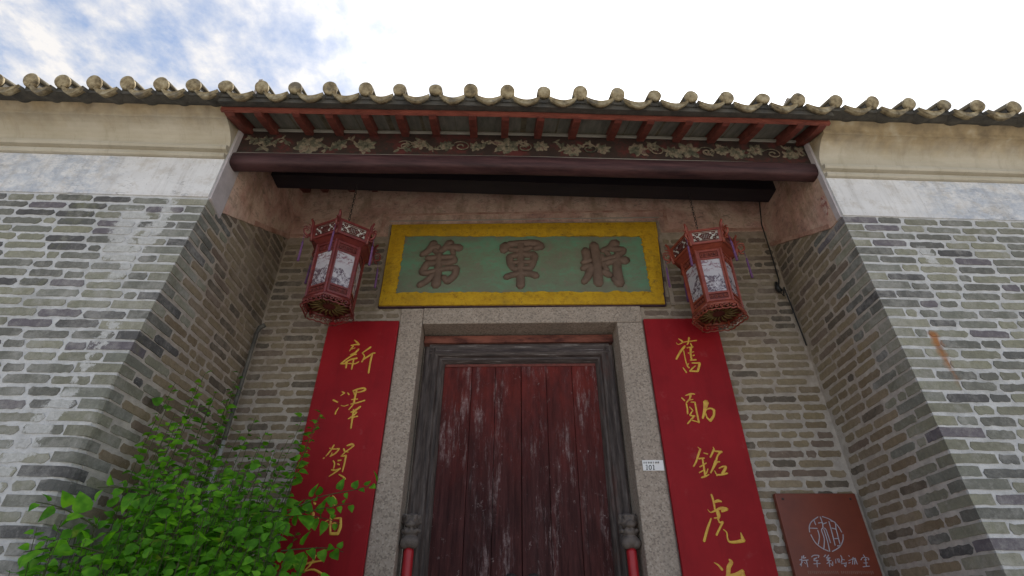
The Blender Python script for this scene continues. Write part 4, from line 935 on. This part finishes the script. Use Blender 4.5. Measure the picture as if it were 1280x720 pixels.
def trough(mb, xa, xb, s0, s1, d, th=.014, sag=.036, n=8, h0=.030):
    k = len(mb.v)
    for s in (s0, s1):
        for tt in (0, th):
            rng = range(n+1) if tt == 0 else range(n, -1, -1)
            for j in rng:
                u = j/n; x = xa+(xb-xa)*u; p = rp(x, s, h0-sag*math.sin(math.pi*u)+tt+.0); mb.v.append((p[0], p[1], p[2]+d))
    m_ = 2*(n+1)
    for j in range(m_): b = (j+1) % m_; mb.f.append((k+j, k+b, k+b+m_, k+j+m_))
    mb.f.append(tuple(k+j for j in range(m_))); mb.f.append(tuple(k+m_+j for j in reversed(range(m_))))
for i, x in enumerate(TX):
    d = zf(x)+rnd.uniform(-.004, .004); jx = rnd.uniform(-.004, .004); x += jx
    far = (x < -3.7 or x > 4.1)
    r = .0495+rnd.uniform(-.003, .003)
    # end cap: a slightly bulging, uneven plaster disc
    mb = MB(); n = 18; ring = []
    tilt = rnd.uniform(-.008, .008); hs = rnd.uniform(.92, 1.05)
    prof = ((1.0, .014), (1.01, -.002), (.96, -.008), (.8, -.011), (.4, -.012))
    for q, (rr_, yy_) in enumerate(prof):
        for j in range(n):
            a = 2*math.pi*j/n; wr = r*rr_*(1+.05*mnoise.noise(Vector((math.cos(a)*1.6+i*3, math.sin(a)*1.6, 2))))*1.0
            mb.v.append((x+wr*math.cos(a), YT-.002+yy_+tilt*math.sin(a)+(-.012*math.sin(a)*rr_), 4.655+.105+d+wr*math.sin(a)*hs))
    for q in range(len(prof)-1):
        for j in range(n): a = q*n+j; b = q*n+(j+1) % n; mb.f.append((a, b, b+n, a+n))
    mb.f.append(tuple(range(n))); mb.f.append(tuple(range(len(mb.v)-1, len(mb.v)-1-n, -1)))
    if far: rest.add(mb.v, mb.f)
    else: shade(mb.build('tile_end_cap', m_tileend, eave))
    tgt = rest if far else MB()
    q0 = [rp(x+sx, s, h) for s in (.035, 4.6) for (sx, h) in ((-.040, .020), (.040, .020), (.040, .104), (-.040, .104))]
    bed = MB().add([(p[0], p[1], p[2]+d) for p in q0], [(0, 1, 2, 3), (7, 6, 5, 4), (0, 4, 5, 1), (1, 5, 6, 2), (2, 6, 7, 3), (3, 7, 4, 0)])
    if far: rest.add(bed.v, bed.f)
    else: bed.build('cover_bedding', m_tile, eave)
    cover(tgt, x, .02, .27, r+.001, r-.004, d)
    if not far: shade(tgt.build('cover_tile', m_rooftile, eave))
    for k in range(1, 20): cover(rest, x+rnd.uniform(-.003, .003), .27+.262*(k-1)+.002, .27+.262*k, r, r-.006, d, n=5)
    if i+1 < len(TX):
        xa, xb = x+.034, TX[i+1]-.034; d2 = d
        if not far:
            mb = MB(); sag = .058+rnd.uniform(-.004, .004); kth = .027+rnd.uniform(-.004, .004)
            # thick lip
            n = 12; 
            for s, e in ((-.012, .006), (-.016, 0), (.03, 0)):
                for dirn in (0, 1):
                    for j in (range(n+1) if dirn == 0 else range(n, -1, -1)):
                        u = j/n; sn_ = math.sin(math.pi*u); topz = .050-.035*sn_-e*.4; th_ = .018+(kth)*sn_+.004*mnoise.noise(Vector((u*5, i*2, 1)))-e*.8
                        p = rp(xa+(xb-xa)*u, s, topz-(th_ if dirn == 0 else 0)); mb.v.append((p[0], p[1], p[2]+d2))
            m_ = 2*(n+1)
            for q in range(2):
                for j in range(m_): b = (j+1) % m_; mb.f.append((q*m_+j, q*m_+b, q*m_+b+m_, q*m_+j+m_))
            mb.f.append(tuple(range(m_))); mb.f.append(tuple(range(3*m_-1, 2*m_-1, -1)))
            shade(mb.build('trough_lip', m_tileend, eave))
            mb = MB(); trough(mb, xa-.004, xb+.004, .002, .22, d2); shade(mb.build('trough_tile', m_tile, eave))
        else: trough(rest, xa, xb, -.015, .22, d2)
        for k in range(24): trough(rest, xa-.01, xb+.01, .22+.2*k, .45+.2*k, d2+.0, n=4, th=.012)
tag(rest.build('roof_tiles', m_rooftile, eave, fix=False), kind='stuff')
along(-1.975, 2.412, [(2.350, 4.642), (2.405, 4.662), (2.455, 4.695), (2.46, 4.72), (2.36, 4.735)], 'tile_bedding', m_tile, eave, 20, wob=.002)
along(-7, -1.977, [(2.36, 4.700), (2.42, 4.705), (2.46, 4.72), (2.36, 4.735)], 'tile_bedding', m_tile, eave, 20)
along(2.414, 7.1, [(2.36, 4.700), (2.42, 4.705), (2.46, 4.72), (2.36, 4.735)], 'tile_bedding', m_tile, eave, 20)
along(-7, 7.1, [(RIDGE-.12, 6.70), (RIDGE-.10, 6.98), (RIDGE+.10, 6.98), (RIDGE+.12, 6.70)], 'ridge', m_cove, eave, 8)

# carved board, moulding and beams under the eave
frz = empty('carved_eave_board', (.2, 2.71, 4.52), 'dark maroon board with faded gilt carved flowers, under the red rafters', 'carved board')
along(-1.964, 2.404, [(2.712, 4.505), (2.735, 4.505), (2.735, 4.772), (2.712, 4.772)], 'board', m_frieze, frz)
along(-1.962, 2.402, [(2.694, 4.762), (2.711, 4.762), (2.711, 4.786), (2.700, 4.786), (2.694, 4.776)], 'upper_moulding', m_moulding, frz)
along(-1.962, 2.402, [(2.700, 4.507), (2.7105, 4.507), (2.7105, 4.524), (2.704, 4.524)], 'lower_moulding', m_moulding, frz)
rnd = random.Random(8)
def leafshape(mb, cx, cz, ang, L, Wd, h, d):
    n = 6; ca, sa = math.cos(ang), math.sin(ang); k = len(mb.v)
    for i in range(n+1):
        u = i/n; w = Wd*math.sin(math.pi*min(u*.92+.05, 1))**.8
        for c, hh in ((-1, 0), (0, 1), (1, 0)):
            px, pz = u*L, w*c/2+math.sin(u*2.2)*L*.08
            mb.v.append((cx+px*ca-pz*sa, 2.711-(h*hh*(1-.4*abs(u-.5)))-.0005, cz+px*sa+pz*ca+d))
    for i in range(n):
        for j in range(2): a = k+3*i+j; mb.f.append((a, a+3, a+4, a+1))
def flower(x, z, r, n):
    d = zf(x); mb = MB(); a0 = rnd.random()*6
    for ringk, (rr_, m_) in enumerate(((r, n), (r*.68, n-1))):
        for j in range(m_):
            a = a0+ringk*.5+2*math.pi*j/m_; leafshape(mb, x+rr_*.15*math.cos(a), z+rr_*.15*math.sin(a)*.7, a, rr_*rnd.uniform(.8, 1.05), rr_*.62, .010+.006*ringk, d)
    mb.lathe([(r*.22, 0), (r*.2, .008), (r*.08, .014)], 10, (0, 0, 0)); 
    k = len(mb.v)-30
    for q in range(k, len(mb.v)): v = mb.v[q]; mb.v[q] = (x+v[0], 2.711-.010-v[2], z+v[1]+d)
    shade(mb.build('carved_flower', m_carv, frz, fix=False))
def sprig(x0, x1, zc):
    mb = MB(); n = 26; d = zf(x0); pts = []
    for i in range(n+1):
        u = i/n; pts.append((x0+(x1-x0)*u, 2.706, zc+.05*math.sin(u*9.5+x0*3)+d))
    mb.tube(pts, .0045, 5)
    for i in range(1, n):
        p = pts[i]
        for s_ in (-1, 1):
            if rnd.random() < .55: leafshape(mb, p[0], p[2]-d, (0 if s_ > 0 else math.pi)*0+s_*rnd.uniform(.5, 1.4)+rnd.choice((0, math.pi)), rnd.uniform(.03, .065), rnd.uniform(.014, .03), .008, d)
    shade(mb.build('carved_sprig', m_carv, frz, fix=False))
xx = -1.93
while xx < 2.3:
    w = rnd.uniform(.3, .5); sprig(xx, min(xx+w, 2.38), 4.64); xx += w*1.5
for (x, r) in ((-1.78, .055), (-1.45, .10), (-1.22, .06), (-1.02, .075), (-.62, .06), (-.42, .055), (-.19, .05), (.05, .095), (.31, .06), (.55, .07), (.79, .055), (1.06, .07), (1.33, .06), (1.46, .09), (1.72, .05), (1.84, .07), (2.0, .065), (2.25, .055)):
    flower(x, 4.64+rnd.uniform(-.03, .025), r, rnd.randint(6, 9))
# vases, fruit and scroll ends between the flowers
for x in (-.72, -.30, .18, .68, 1.20, 1.60, 2.12):
    d = zf(x); mb = MB(); pts = []
    for i in range(22):
        a = i*.42; r = .012+.0028*i; pts.append((x+r*math.cos(a), 2.703, 4.62+r*math.sin(a)*.8+d))
    mb.tube(pts, [.007-.00018*i for i in range(22)], 6); shade(mb.build('carved_scroll', m_carv, frz))

beam = empty('front_beam', (.2, 2.745, 4.43), 'purple-brown rounded beam spanning the recess under the carved board', 'beam')
bp = []
for a in range(0, 360, 20):
    c_, s_ = math.cos(R(a)), math.sin(R(a)); f = lambda v: math.copysign(abs(v)**.52, v)
    bp.append((2.731+.055*f(c_), 4.448+.062*f(s_)))
shade(along(-1.966, 2.404, bp, 'beam_body', m_beam, beam, 20, wob=.002))
beam2 = empty('inner_beam', (.2, 3.3, 4.84), 'inner beam coloured near black for the shade behind the front beam, lanterns hanging from it', 'beam')
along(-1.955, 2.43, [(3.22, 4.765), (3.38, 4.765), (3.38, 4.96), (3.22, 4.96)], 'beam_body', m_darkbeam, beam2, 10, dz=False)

# ------------------------------------------------------------------ pipe and cable in the corners
pipe = empty('drain_pipe', (-1.93, 3.74, 0), 'thin grey pipe with dark top in the left corner of the recess, behind the vine', 'pipe')
shade(MB().tube([(-1.925, 3.745, .0), (-1.925, 3.745, 2.65)], .014, 10).build('pipe_lower', m_pipe, pipe))
shade(MB().tube([(-1.925, 3.745, 2.65), (-1.925, 3.745, 2.70), (-1.93, 3.745, 3.52), (-1.915, 3.74, 3.565), (-1.88, 3.735, 3.585)], [.017, .015, .015, .019, .019], 10).build('pipe_upper', m_pipedark, pipe))
cab = empty('wall_cable', (2.41, 3.5, 3.6), 'black cable running down the right corner of the recess', 'cable')
cp = [(2.405, 3.30, 4.93), (2.400, 3.44, 4.88), (2.392, 3.52, 4.62), (2.397, 3.535, 4.25), (2.388, 3.535, 4.02), (2.36, 3.54, 3.92), (2.385, 3.535, 3.86), (2.41, 3.535, 3.95), (2.418, 3.535, 3.80), (2.425, 3.535, 3.6), (2.433, 3.535, 3.40)]
shade(MB().tube(cp, .0055, 6).build('cable_run', m_cable, cab))
shade(MB().tube([(2.37, 3.535, 3.90), (2.352, 3.53, 3.935), (2.352, 3.53, 3.99)], [.02, .022, .012], 8).build('cable_clip', m_cable, cab))

# ------------------------------------------------------------------ hexagonal palace lanterns
def lantern(x, y, zt, phi, lab, wood, k=.93, kz=.86):
    """zt: top of the crown"""
    zb = zt-.86*kz
    root = empty('palace_lantern', (x, y, zb), lab, 'lantern', 'red hexagonal lanterns hanging by the door')
    def P(r, a, z): return (x+r*k*math.cos(a), y+r*k*math.sin(a), zt+z*kz)
    A = [phi+i*math.pi/3 for i in range(6)]
    Rc, Rb = .272, .200          # crown, body (corner radius)
    zc0, zc1 = -.155, 0.         # crown
    zb1, zb0 = -.185, -.78       # body
    def side(i, r, u, z, out=0.):   # point on side i of a hexagon, u in 0..1
        a, b = P(r, A[i], z), P(r, A[(i+1) % 6], z); m = (A[i]+math.pi/6); o = out*k
        return (a[0]+(b[0]-a[0])*u+math.cos(m)*o, a[1]+(b[1]-a[1])*u+math.sin(m)*o, a[2])
    def slab(mb, i, r0, r1, u0, u1, z0, z1, o0, o1):
        vs = [side(i, r0, u0, z0, o0), side(i, r0, u1, z0, o0), side(i, r1, u1, z1, o0), side(i, r1, u0, z1, o0),
              side(i, r0, u0, z0, o1), side(i, r0, u1, z0, o1), side(i, r1, u1, z1, o1), side(i, r1, u0, z1, o1)]
        return mb.add(vs, [(0, 1, 2, 3), (7, 6, 5, 4), (0, 4, 5, 1), (1, 5, 6, 2), (2, 6, 7, 3), (3, 7, 4, 0)])
    def scroll(mb, i, r0, r1, uc, zc, du, dz, turns, o, rad=.0035, sgn=1, n=14):
        pts = []
        for q in range(n):
            tt = q/(n-1); a = tt*turns*2*math.pi; w = 1-tt*.75
            z = zc+dz*math.sin(a)*w; rr_ = r0+(r1-r0)*0
            pts.append(side(i, rr_, uc+sgn*du*math.cos(a)*w, z, o))
        mb.tube(pts, rad*k, 5)
    for i in range(6):
        # crown posts with pointed, out-curled tops
        mb = MB(); a = A[i]
        mb.tube([P(Rc-.012, a, zc0-.012), P(Rc, a, -.08), P(Rc+.004, a, .0), P(Rc+.008, a, .035), P(Rc+.026, a, .062), P(Rc+.020, a, .078)], [.013*k, .012*k, .013*k, .013*k, .009*k, .004*k], 6)
        shade(mb.build('crown_post', wood, root))
        cr = MB()     # crown rails
        slab(cr, i, Rc, Rc, .04, .96, zc1-.022, zc1, -.012, .004); slab(cr, i, Rc-.010, Rc-.008, .04, .96, zc0, zc0+.022, -.012, .004)
        slab(cr, i, Rc-.008, Rc-.002, .04, .12, zc0+.022, zc1-.022, -.010, .003); slab(cr, i, Rc-.008, Rc-.002, .88, .96, zc0+.022, zc1-.022, -.010, .003)
        cr.build('crown_frame', wood, root)
        cp_ = MB(); slab(cp_, i, Rc-.010, Rc-.004, .11, .89, zc0+.02, zc1-.02, -.009, -.005); cp_.build('crown_pane', m_lcream, root)
        fr = MB(); zc = (zc0+zc1)/2
        for s_ in (-1, 1):
            for (du_, dzz) in ((.25, .028), (.25, -.028), (.13, .0), (.34, .0)):
                scroll(fr, i, Rc-.006, Rc, .5+s_*du_*1.0, zc+dzz, .055, .020, 1.2, -.002, .0045, s_)
        for (ua, ub, za, zb_) in ((.14, .86, zc+.045, zc+.045), (.14, .86, zc-.045, zc-.045), (.38, .62, zc+.03, zc+.03), (.38, .62, zc-.03, zc-.03)):
            fr.tube([side(i, Rc-.005, ua, za, -.002), side(i, Rc-.005, ub, zb_, -.002)], .004*k, 5)
        for q in range(5):
            fr.tube([side(i, Rc-.005, .40+.05*q, zc-.03, -.001), side(i, Rc-.005, .40+.05*q, zc+.03, -.001)], .004*k, 5)
        shade(fr.build('crown_fretwork', m_ldark, root))
        # soffit between crown and body
        sf = MB(); vs = [P(Rc-.02, A[i], zc0+.004), P(Rc-.02, A[(i+1) % 6], zc0+.004), P(Rb-.005, A[(i+1) % 6], zb1+.004), P(Rb-.005, A[i], zb1+.004)]
        vs += [(v[0], v[1], v[2]+.008*k) for v in vs]; sf.add(vs, [(0, 1, 2, 3), (7, 6, 5, 4), (0, 4, 5, 1), (1, 5, 6, 2), (2, 6, 7, 3), (3, 7, 4, 0)]); sf.build('crown_soffit', wood, root)
        # body post and rails
        mb = MB().tube([P(Rb, a, zb1+.004), P(Rb-.012, a, zb0)], .012*k, 6); mb.build('body_post', wood, root)
        rl = MB(); rb = lambda z: Rb-.012*(zb1-z)/(zb1-zb0)
        for (z0, z1) in ((zb1-.022, zb1), (zb1-.105, zb1-.087), (zb0+.135, zb0+.153), (zb0+.062, zb0+.080)): slab(rl, i, rb(z0), rb(z1), .05, .95, z0, z1, -.012, .003)
        for (u0, u1) in ((.05, .13), (.87, .95)): slab(rl, i, rb(zb0+.08), rb(zb1-.02), u0, u1, zb0+.08, zb1-.022, -.011, .002)
        rl.build('body_frame', wood, root)
        # picture pane: own origin so that the ink landscape sits right
        c0 = side(i, rb(-.4), .5, (zb1-.105+zb0+.153)/2, -.006); pm = MB()
        slab(pm, i, rb(zb0+.153), rb(zb1-.105), .12, .88, zb0+.150, zb1-.102, -.008, -.004)
        pm.v = [(v[0]-c0[0]+i*0., v[1]-c0[1], v[2]-c0[2]) for v in pm.v]
        me = pm.mesh('picture_pane', m_pict); place('picture_pane', me, root, c0)
        up_ = MB(); slab(up_, i, rb(zb1-.09), rb(zb1-.02), .12, .88, zb1-.088, zb1-.021, -.009, -.005); up_.build('upper_panel', m_ldark, root)
        fr = MB()
        for q in range(4): scroll(fr, i, rb(zb1-.05), 0, .22+.187*q, zb1-.055, .07, .022, 1.3, -.001, .004, 1 if q < 2 else -1, 11)
        for q in range(2): fr.tube([side(i, rb(zb1-.05), .13, zb1-.034-.04*q, -.002), side(i, rb(zb1-.05), .87, zb1-.034-.04*q, -.002)], .0035*k, 5)
        shade(fr.build('upper_fretwork', wood, root))
        lo = MB(); slab(lo, i, rb(zb0+.08), rb(zb0+.135), .12, .88, zb0+.079, zb0+.136, -.009, -.005); lo.build('lower_panel', m_lcream if (lab.startswith('left') and i in (3, 4)) else m_ldark, root)
        if not (lab.startswith('left') and i in (3, 4)):
            fr = MB()
            for q in range(4): scroll(fr, i, rb(zb0+.1), 0, .22+.187*q, zb0+.107, .07, .017, 1.3, -.001, .0035, 1 if q < 2 else -1, 11)
            shade(fr.build('lower_fretwork', wood, root))
        # skirt: flared board with a scalloped, pierced lower edge
        sk = MB(); slab(sk, i, Rb+.006, Rb-.008, .0, 1., zb0+.022, zb0+.062, -.009, .005)
        shade(sk.build('skirt_rail', wood, root))
        fr = MB()
        for q in range(5):
            u = .14+.18*q; scroll(fr, i, Rb+.012, 0, u, zb0+.000, .075, .020, .95, 0, .0055, 1 if q < 3 else -1, 12)
        fr.tube([side(i, Rb+.016, .02, zb0-.026, 0), side(i, Rb+.016, .14, zb0-.036, .0), side(i, Rb+.016, .25, zb0-.024, .0), side(i, Rb+.016, .38, zb0-.032, .0), side(i, Rb+.016, .5, zb0-.024, .0),
                 side(i, Rb+.016, .62, zb0-.032, .0), side(i, Rb+.016, .75, zb0-.024, .0), side(i, Rb+.016, .86, zb0-.036, .0), side(i, Rb+.016, .98, zb0-.026, .0)], .0065*k, 5)
        shade(fr.build('skirt_fretwork', wood, root))
        # gilt petals inside the open bottom
        ft = MB()
        for q in range(3):
            a2 = A[i]+q*math.pi/9
            ft.tube([P(.05, a2, zb0+.03), P(.09, a2+.12, zb0+.028), P(.13, a2, zb0+.028), P(.165, a2+.05, zb0+.03)], [.004*k, .009*k, .007*k, .004*k], 5, flat=1)
        shade(ft.build('bottom_petals', m_lgold, root))
        # curled bracket and tassel at each crown corner
        b = MB(); base = Rc+.004
        pts = [P(base, a, -.115), P(base+.03, a, -.12), P(base+.055, a, -.10), P(base+.062, a, -.07), P(base+.045, a, -.05), P(base+.03, a, -.062), P(base+.036, a, -.078)]
        b.tube(pts, [.010*k, .010*k, .009*k, .008*k, .007*k, .006*k, .004*k], 6)
        b.tube([P(base, a, -.06), P(base+.022, a, -.035), P(base+.05, a, -.03), P(base+.066, a, -.045)], [.009*k, .008*k, .007*k, .005*k], 6)
        b.tube([P(base+.005, a, -.09), P(base+.02, a, -.145), P(base+.045, a, -.15)], [.008*k, .008*k, .005*k], 6)
        b.tube([P(base, a, -.03), P(base+.018, a, -.005), P(base+.038, a, .004)], [.008*k, .007*k, .004*k], 6)
        shade(b.build('corner_bracket', wood, root))
        ts = MB(); rnd2 = random.Random(i*7+int(x*10)); sw = rnd2.uniform(-.006, .006)
        e = P(base+.05, a, -.125)
        ts.tube([e, (e[0]+sw, e[1], e[2]-.07*k)], .0022*k, 5)
        ts.tube([(e[0]+sw, e[1], e[2]-.07*k), (e[0]+sw, e[1], e[2]-.085*k), (e[0]+sw*1.4, e[1], e[2]-.10*k), (e[0]+sw*2, e[1], e[2]-.27*k)], [.004*k, .0085*k, .0078*k, .0105*k], 8)
        shade(ts.build('tassel', m_tassel, root))
    # top plate, floor grid, hanger
    tp = MB().lathe([((Rc-.02)*k, -.135*kz), ((Rc-.02)*k, -.125*kz)], 6, (x, y, zt), phi); tp.build('inner_plate', m_ldark, root)
    fl = MB().lathe([((Rb-.03)*k, zb0*kz+.035*k), ((Rb-.03)*k, zb0*kz+.045*k)], 6, (x, y, zt), phi); fl.build('floor_plate', m_ldark, root)
    hg = MB()
    for q in range(3): hg.tube([P(Rc-.02, A[2*q], -.01), P(.01, A[2*q], .05)], .004*k, 5)
    hg.tube([P(0, 0, .045), P(0, 0, .10)], .009*k, 8)
    pts = [P(0, 0, .10), P(.012, 0, .112), P(.016, 0, .128), P(.006, 0, .142), (x-.008*k, y, zt+.135*kz)]
    hg.tube(pts, .005*k, 6); shade(hg.build('hook', m_iron, root))
    top = 4.775
    nn = int((top-(zt+.135*kz))/.028); ch = MB()
    for q in range(nn):
        zc = zt+.145*kz+q*.028; r = .009; pts = []
        for j in range(9):
            a = 2*math.pi*j/8; u, v = r*math.cos(a), .017*math.sin(a); pts.append((x+(u if q % 2 else 0), y+(0 if q % 2 else u), zc+v))
        ch.tube(pts, .0026, 4, caps=False)
    shade(ch.build('chain', m_iron, root))
    return root
lantern(-1.238, 3.30, 4.160, R(-86), 'left hexagonal red lantern with purple tassels, hung above the left couplet board', m_lred)
lantern(1.660, 3.27, 4.155, R(-135), 'right hexagonal orange-red lantern, hung above the right couplet board', m_lorange)

# ------------------------------------------------------------------ climbing bush at the lower left
bush = empty('leafy_climber', (-1.62, 2.85, 0), 'bright green leafy climbing bush growing up the left corner of the recess', 'shrub')
rnd = random.Random(42)
BF, Bp = 643.86, None
def unproj(px, py, Y):
    v = fw*BF + rt*(px-640) - up*(py-360); return Vector((0, 0, EYE)) + v*(Y/v.y)
def leaf_verts(L, W_, fold, droop, seed):
    r = random.Random(seed); vs = []; fs = []
    sec = [(0, 0), (.10, .40), (.30, .52), (.55, .42), (.80, .20), (1, 0)]   # ovate with a drip tip
    mid = []
    for (u, w) in sec:
        z = -droop*u*u*L; mid.append(len(vs)); vs.append((u*L, 0, z))
        if w: 
            vs.append((u*L-(.06*L if u < .15 else 0), w*W_, z+fold*w*W_)); vs.append((u*L-(.06*L if u < .15 else 0), -w*W_, z+fold*w*W_))
    # indices: 0 | 1,2,3 | 4,5,6 | 7,8,9 | 10,11,12 | 13
    fs = [(0, 1, 2), (0, 3, 1), (1, 4, 5, 2), (1, 3, 6, 4), (4, 7, 8, 5), (4, 6, 9, 7), (7, 10, 11, 8), (7, 9, 12, 10), (10, 13, 11), (10, 12, 13)]
    return vs, fs
LV = [leaf_verts(1, rnd.uniform(.72, .95), rnd.uniform(.15, .5), rnd.uniform(.1, .5), i) for i in range(8)]
LM = []
for v, f in LV:
    me = MB().add(v, f).mesh('leaf', m_leaf, True, fix=False); LM.append(me)
leaves = []; stems = MB()
def grow(p0, p1, bow, spacing, size, lf=.3, droop=0.):
    """one stem from p0 to p1 that bows sideways by vector bow; leaves from fraction lf on"""
    p0, p1 = Vector(p0), Vector(p1); L = (p1-p0).length; n = max(6, int(L/.06)); pts = []
    w1, w2 = rnd.uniform(0, 6), rnd.uniform(0, 6)
    for i in range(n+1):
        u = i/n; p = p0.lerp(p1, u)+Vector(bow)*math.sin(math.pi*u)*.5
        p += Vector((math.sin(u*9+w1), math.cos(u*7+w2), math.sin(u*8+w2)*.5))*.022*min(1, L); p.z -= droop*u*u*L
        pts.append(p)
    stems.tube(pts, [.0032*(1-.75*i/n)+.0008 for i in range(n+1)], 4, caps=False)
    d = lf*L; side_ = 1
    acc = 0
    for a, b in zip(pts, pts[1:]):
        seg = (b-a).length; t0 = 0
        while acc+seg-t0*0 >= d:
            u = (d-acc)/seg; q = a.lerp(b, u); dr = (b-a).normalized()
            sidev = dr.cross(Vector((rnd.uniform(-.4, .4), rnd.uniform(-1, -.1), rnd.uniform(-.2, .5)))).normalized()*side_
            out = (sidev*rnd.uniform(.6, 1.1)+dr*rnd.uniform(.1, .7)+Vector((0, -.25, -.15))).normalized()
            s_ = size*rnd.choice((.55, .75, .9, 1., 1.15, 1.35))*rnd.uniform(.85, 1.15)*(1-.45*(d/L)**3)
            nrm = (Vector((0, -.5, .9))+Vector((rnd.uniform(-.8, .8), rnd.uniform(-.9, .7), rnd.uniform(-.7, .3)))).normalized()
            leaves.append((q+out*s_*.25, out, nrm, s_)); side_ *= -1
            d += spacing*rnd.uniform(.6, 1.4)
        acc += seg
def root_pt(): return Vector((-1.55+rnd.uniform(-.33, .42), 2.80+rnd.uniform(-.35, .30), 0))
# outline of the mass in the photograph, each tip given its own depth
mass = [(75, 640, 2.35), (50, 700, 2.3), (110, 690, 2.3), (95, 655, 2.38), (140, 640, 2.4), (170, 625, 2.5), (150, 700, 2.3), (190, 660, 2.4), (185, 610, 2.55), (215, 630, 2.5), (205, 590, 2.65),
        (230, 600, 2.6), (225, 565, 2.8), (250, 580, 2.7), (255, 640, 2.4), (270, 560, 2.9), (265, 600, 2.6), (290, 590, 2.8), (300, 560, 3.0), (300, 620, 2.6), (310, 590, 3.0), (330, 600, 2.9), (335, 640, 2.6), (350, 620, 2.9),
        (345, 590, 3.2), (365, 635, 3.0), (375, 690, 2.8), (360, 680, 2.7), (330, 680, 2.5), (290, 670, 2.4), (240, 690, 2.3), (190, 715, 2.25), (310, 700, 2.35), (270, 715, 2.2), (120, 720, 2.25), (60, 725, 2.25)]
for (px, py, Y) in mass:
    for q in range(5 if Y < 2.75 else 4):
        tip = unproj(px+rnd.gauss(0, 13), py+rnd.gauss(4, 13), Y+rnd.uniform(-.12, .15))
        if tip.x < -1.95 and tip.y > 2.58: tip.y = 2.5
        r0 = root_pt(); r0.x = r0.x*.5+tip.x*.5; r0.y = min(r0.y, tip.y+.35)
        if r0.x < -1.9: r0.x = -1.9+rnd.uniform(0, .2); r0.y = min(r0.y, 2.5) if r0.x < -1.95 else r0.y
        grow(r0, tip, (rnd.uniform(-.1, .1), rnd.uniform(-.15, .05), .12), .027, .064, .32, .03)
# tall thin tendrils
tend = [(205, 545, 2.8), (222, 515, 2.95), (250, 540, 2.9), (275, 530, 3.1), (262, 500, 3.1), (240, 560, 2.8), (300, 540, 3.3), (288, 515, 3.3), (325, 560, 3.3), (345, 545, 3.4), (372, 575, 3.3), (195, 570, 2.7), (215, 478, 3.0), (208, 500, 2.95), (262, 468, 3.2), (268, 490, 3.15), (246, 505, 3.0), (292, 480, 3.4), (285, 500, 3.4), (300, 465, 3.5), (318, 520, 3.5), (343, 560, 3.55), (375, 520, 3.5), (400, 516, 3.5), (398, 522, 3.45), (362, 548, 3.5), (330, 540, 3.4), (352, 575, 3.4), (228, 530, 2.9), (240, 480, 3.1), (310, 560, 3.3), (385, 560, 3.5)]
for (px, py, Y) in tend:
    tip = unproj(px, py, Y); r0 = root_pt(); r0.y = min(3.4, max(r0.y, Y-.5)); r0.x = r0.x*.4+tip.x*.6
    r0.x = max(r0.x, -1.88); tip.x = max(tip.x, -1.93)
    grow(r0, tip, (rnd.uniform(-.08, .05), 0, .03), .036, .064, .40)
# the long spray reaching right across the red board
for (a, b) in (((330, 650, 2.9), (478, 603, 3.05)), ((340, 655, 2.9), (440, 630, 3.1)), ((320, 640, 3.0), (425, 655, 3.1)), ((350, 690, 2.9), (430, 690, 3.1)), ((120, 660, 2.5), (45, 628, 2.35)), ((130, 690, 2.4), (30, 690, 2.3)), ((200, 620, 2.6), (120, 610, 2.45))):
    grow(unproj(*a), unproj(*b), (0, 0, .04), .034, .068, .05)
def lmat(p, out, nrm, s_):
    X = out; Y = nrm.cross(X).normalized(); Z = X.cross(Y)
    m = Matrix((X*s_, Y*s_, Z*s_)).transposed().to_4x4(); m.translation = p; return m
camv = Vector((0, 0, EYE))
def seen(p):
    d = p-camv; z = d.dot(fw); x, y = 640+BF*d.dot(rt)/z, 360-BF*d.dot(up)/z
    return 0 < x < 1280 and y < 720
order = sorted([l for l in leaves if seen(l[0])], key=lambda l: -l[3]/(l[0]-camv).length)
big = order[:300]; bigset = set(id(l) for l in big)
rest = MB(); B = Vector(ROOTLOC[bush.name])
for l in leaves:
    m = lmat(*l)
    if id(l) in bigset:
        o = bpy.data.objects.new('leaf', rnd.choice(LM)); COL.objects.link(o); o.parent = bush; m.translation = m.translation-B; o.matrix_local = m
    else:
        v, f = rnd.choice(LV); rest.add([tuple(m @ Vector(p)) for p in v], f)
tag(rest.build('foliage', m_leaf, bush, smooth=True, fix=False), kind='stuff')
stems.build('stems', m_stem, bush, smooth=True, fix=False)
print('leaves', len(leaves), 'objects', len(bpy.data.objects))
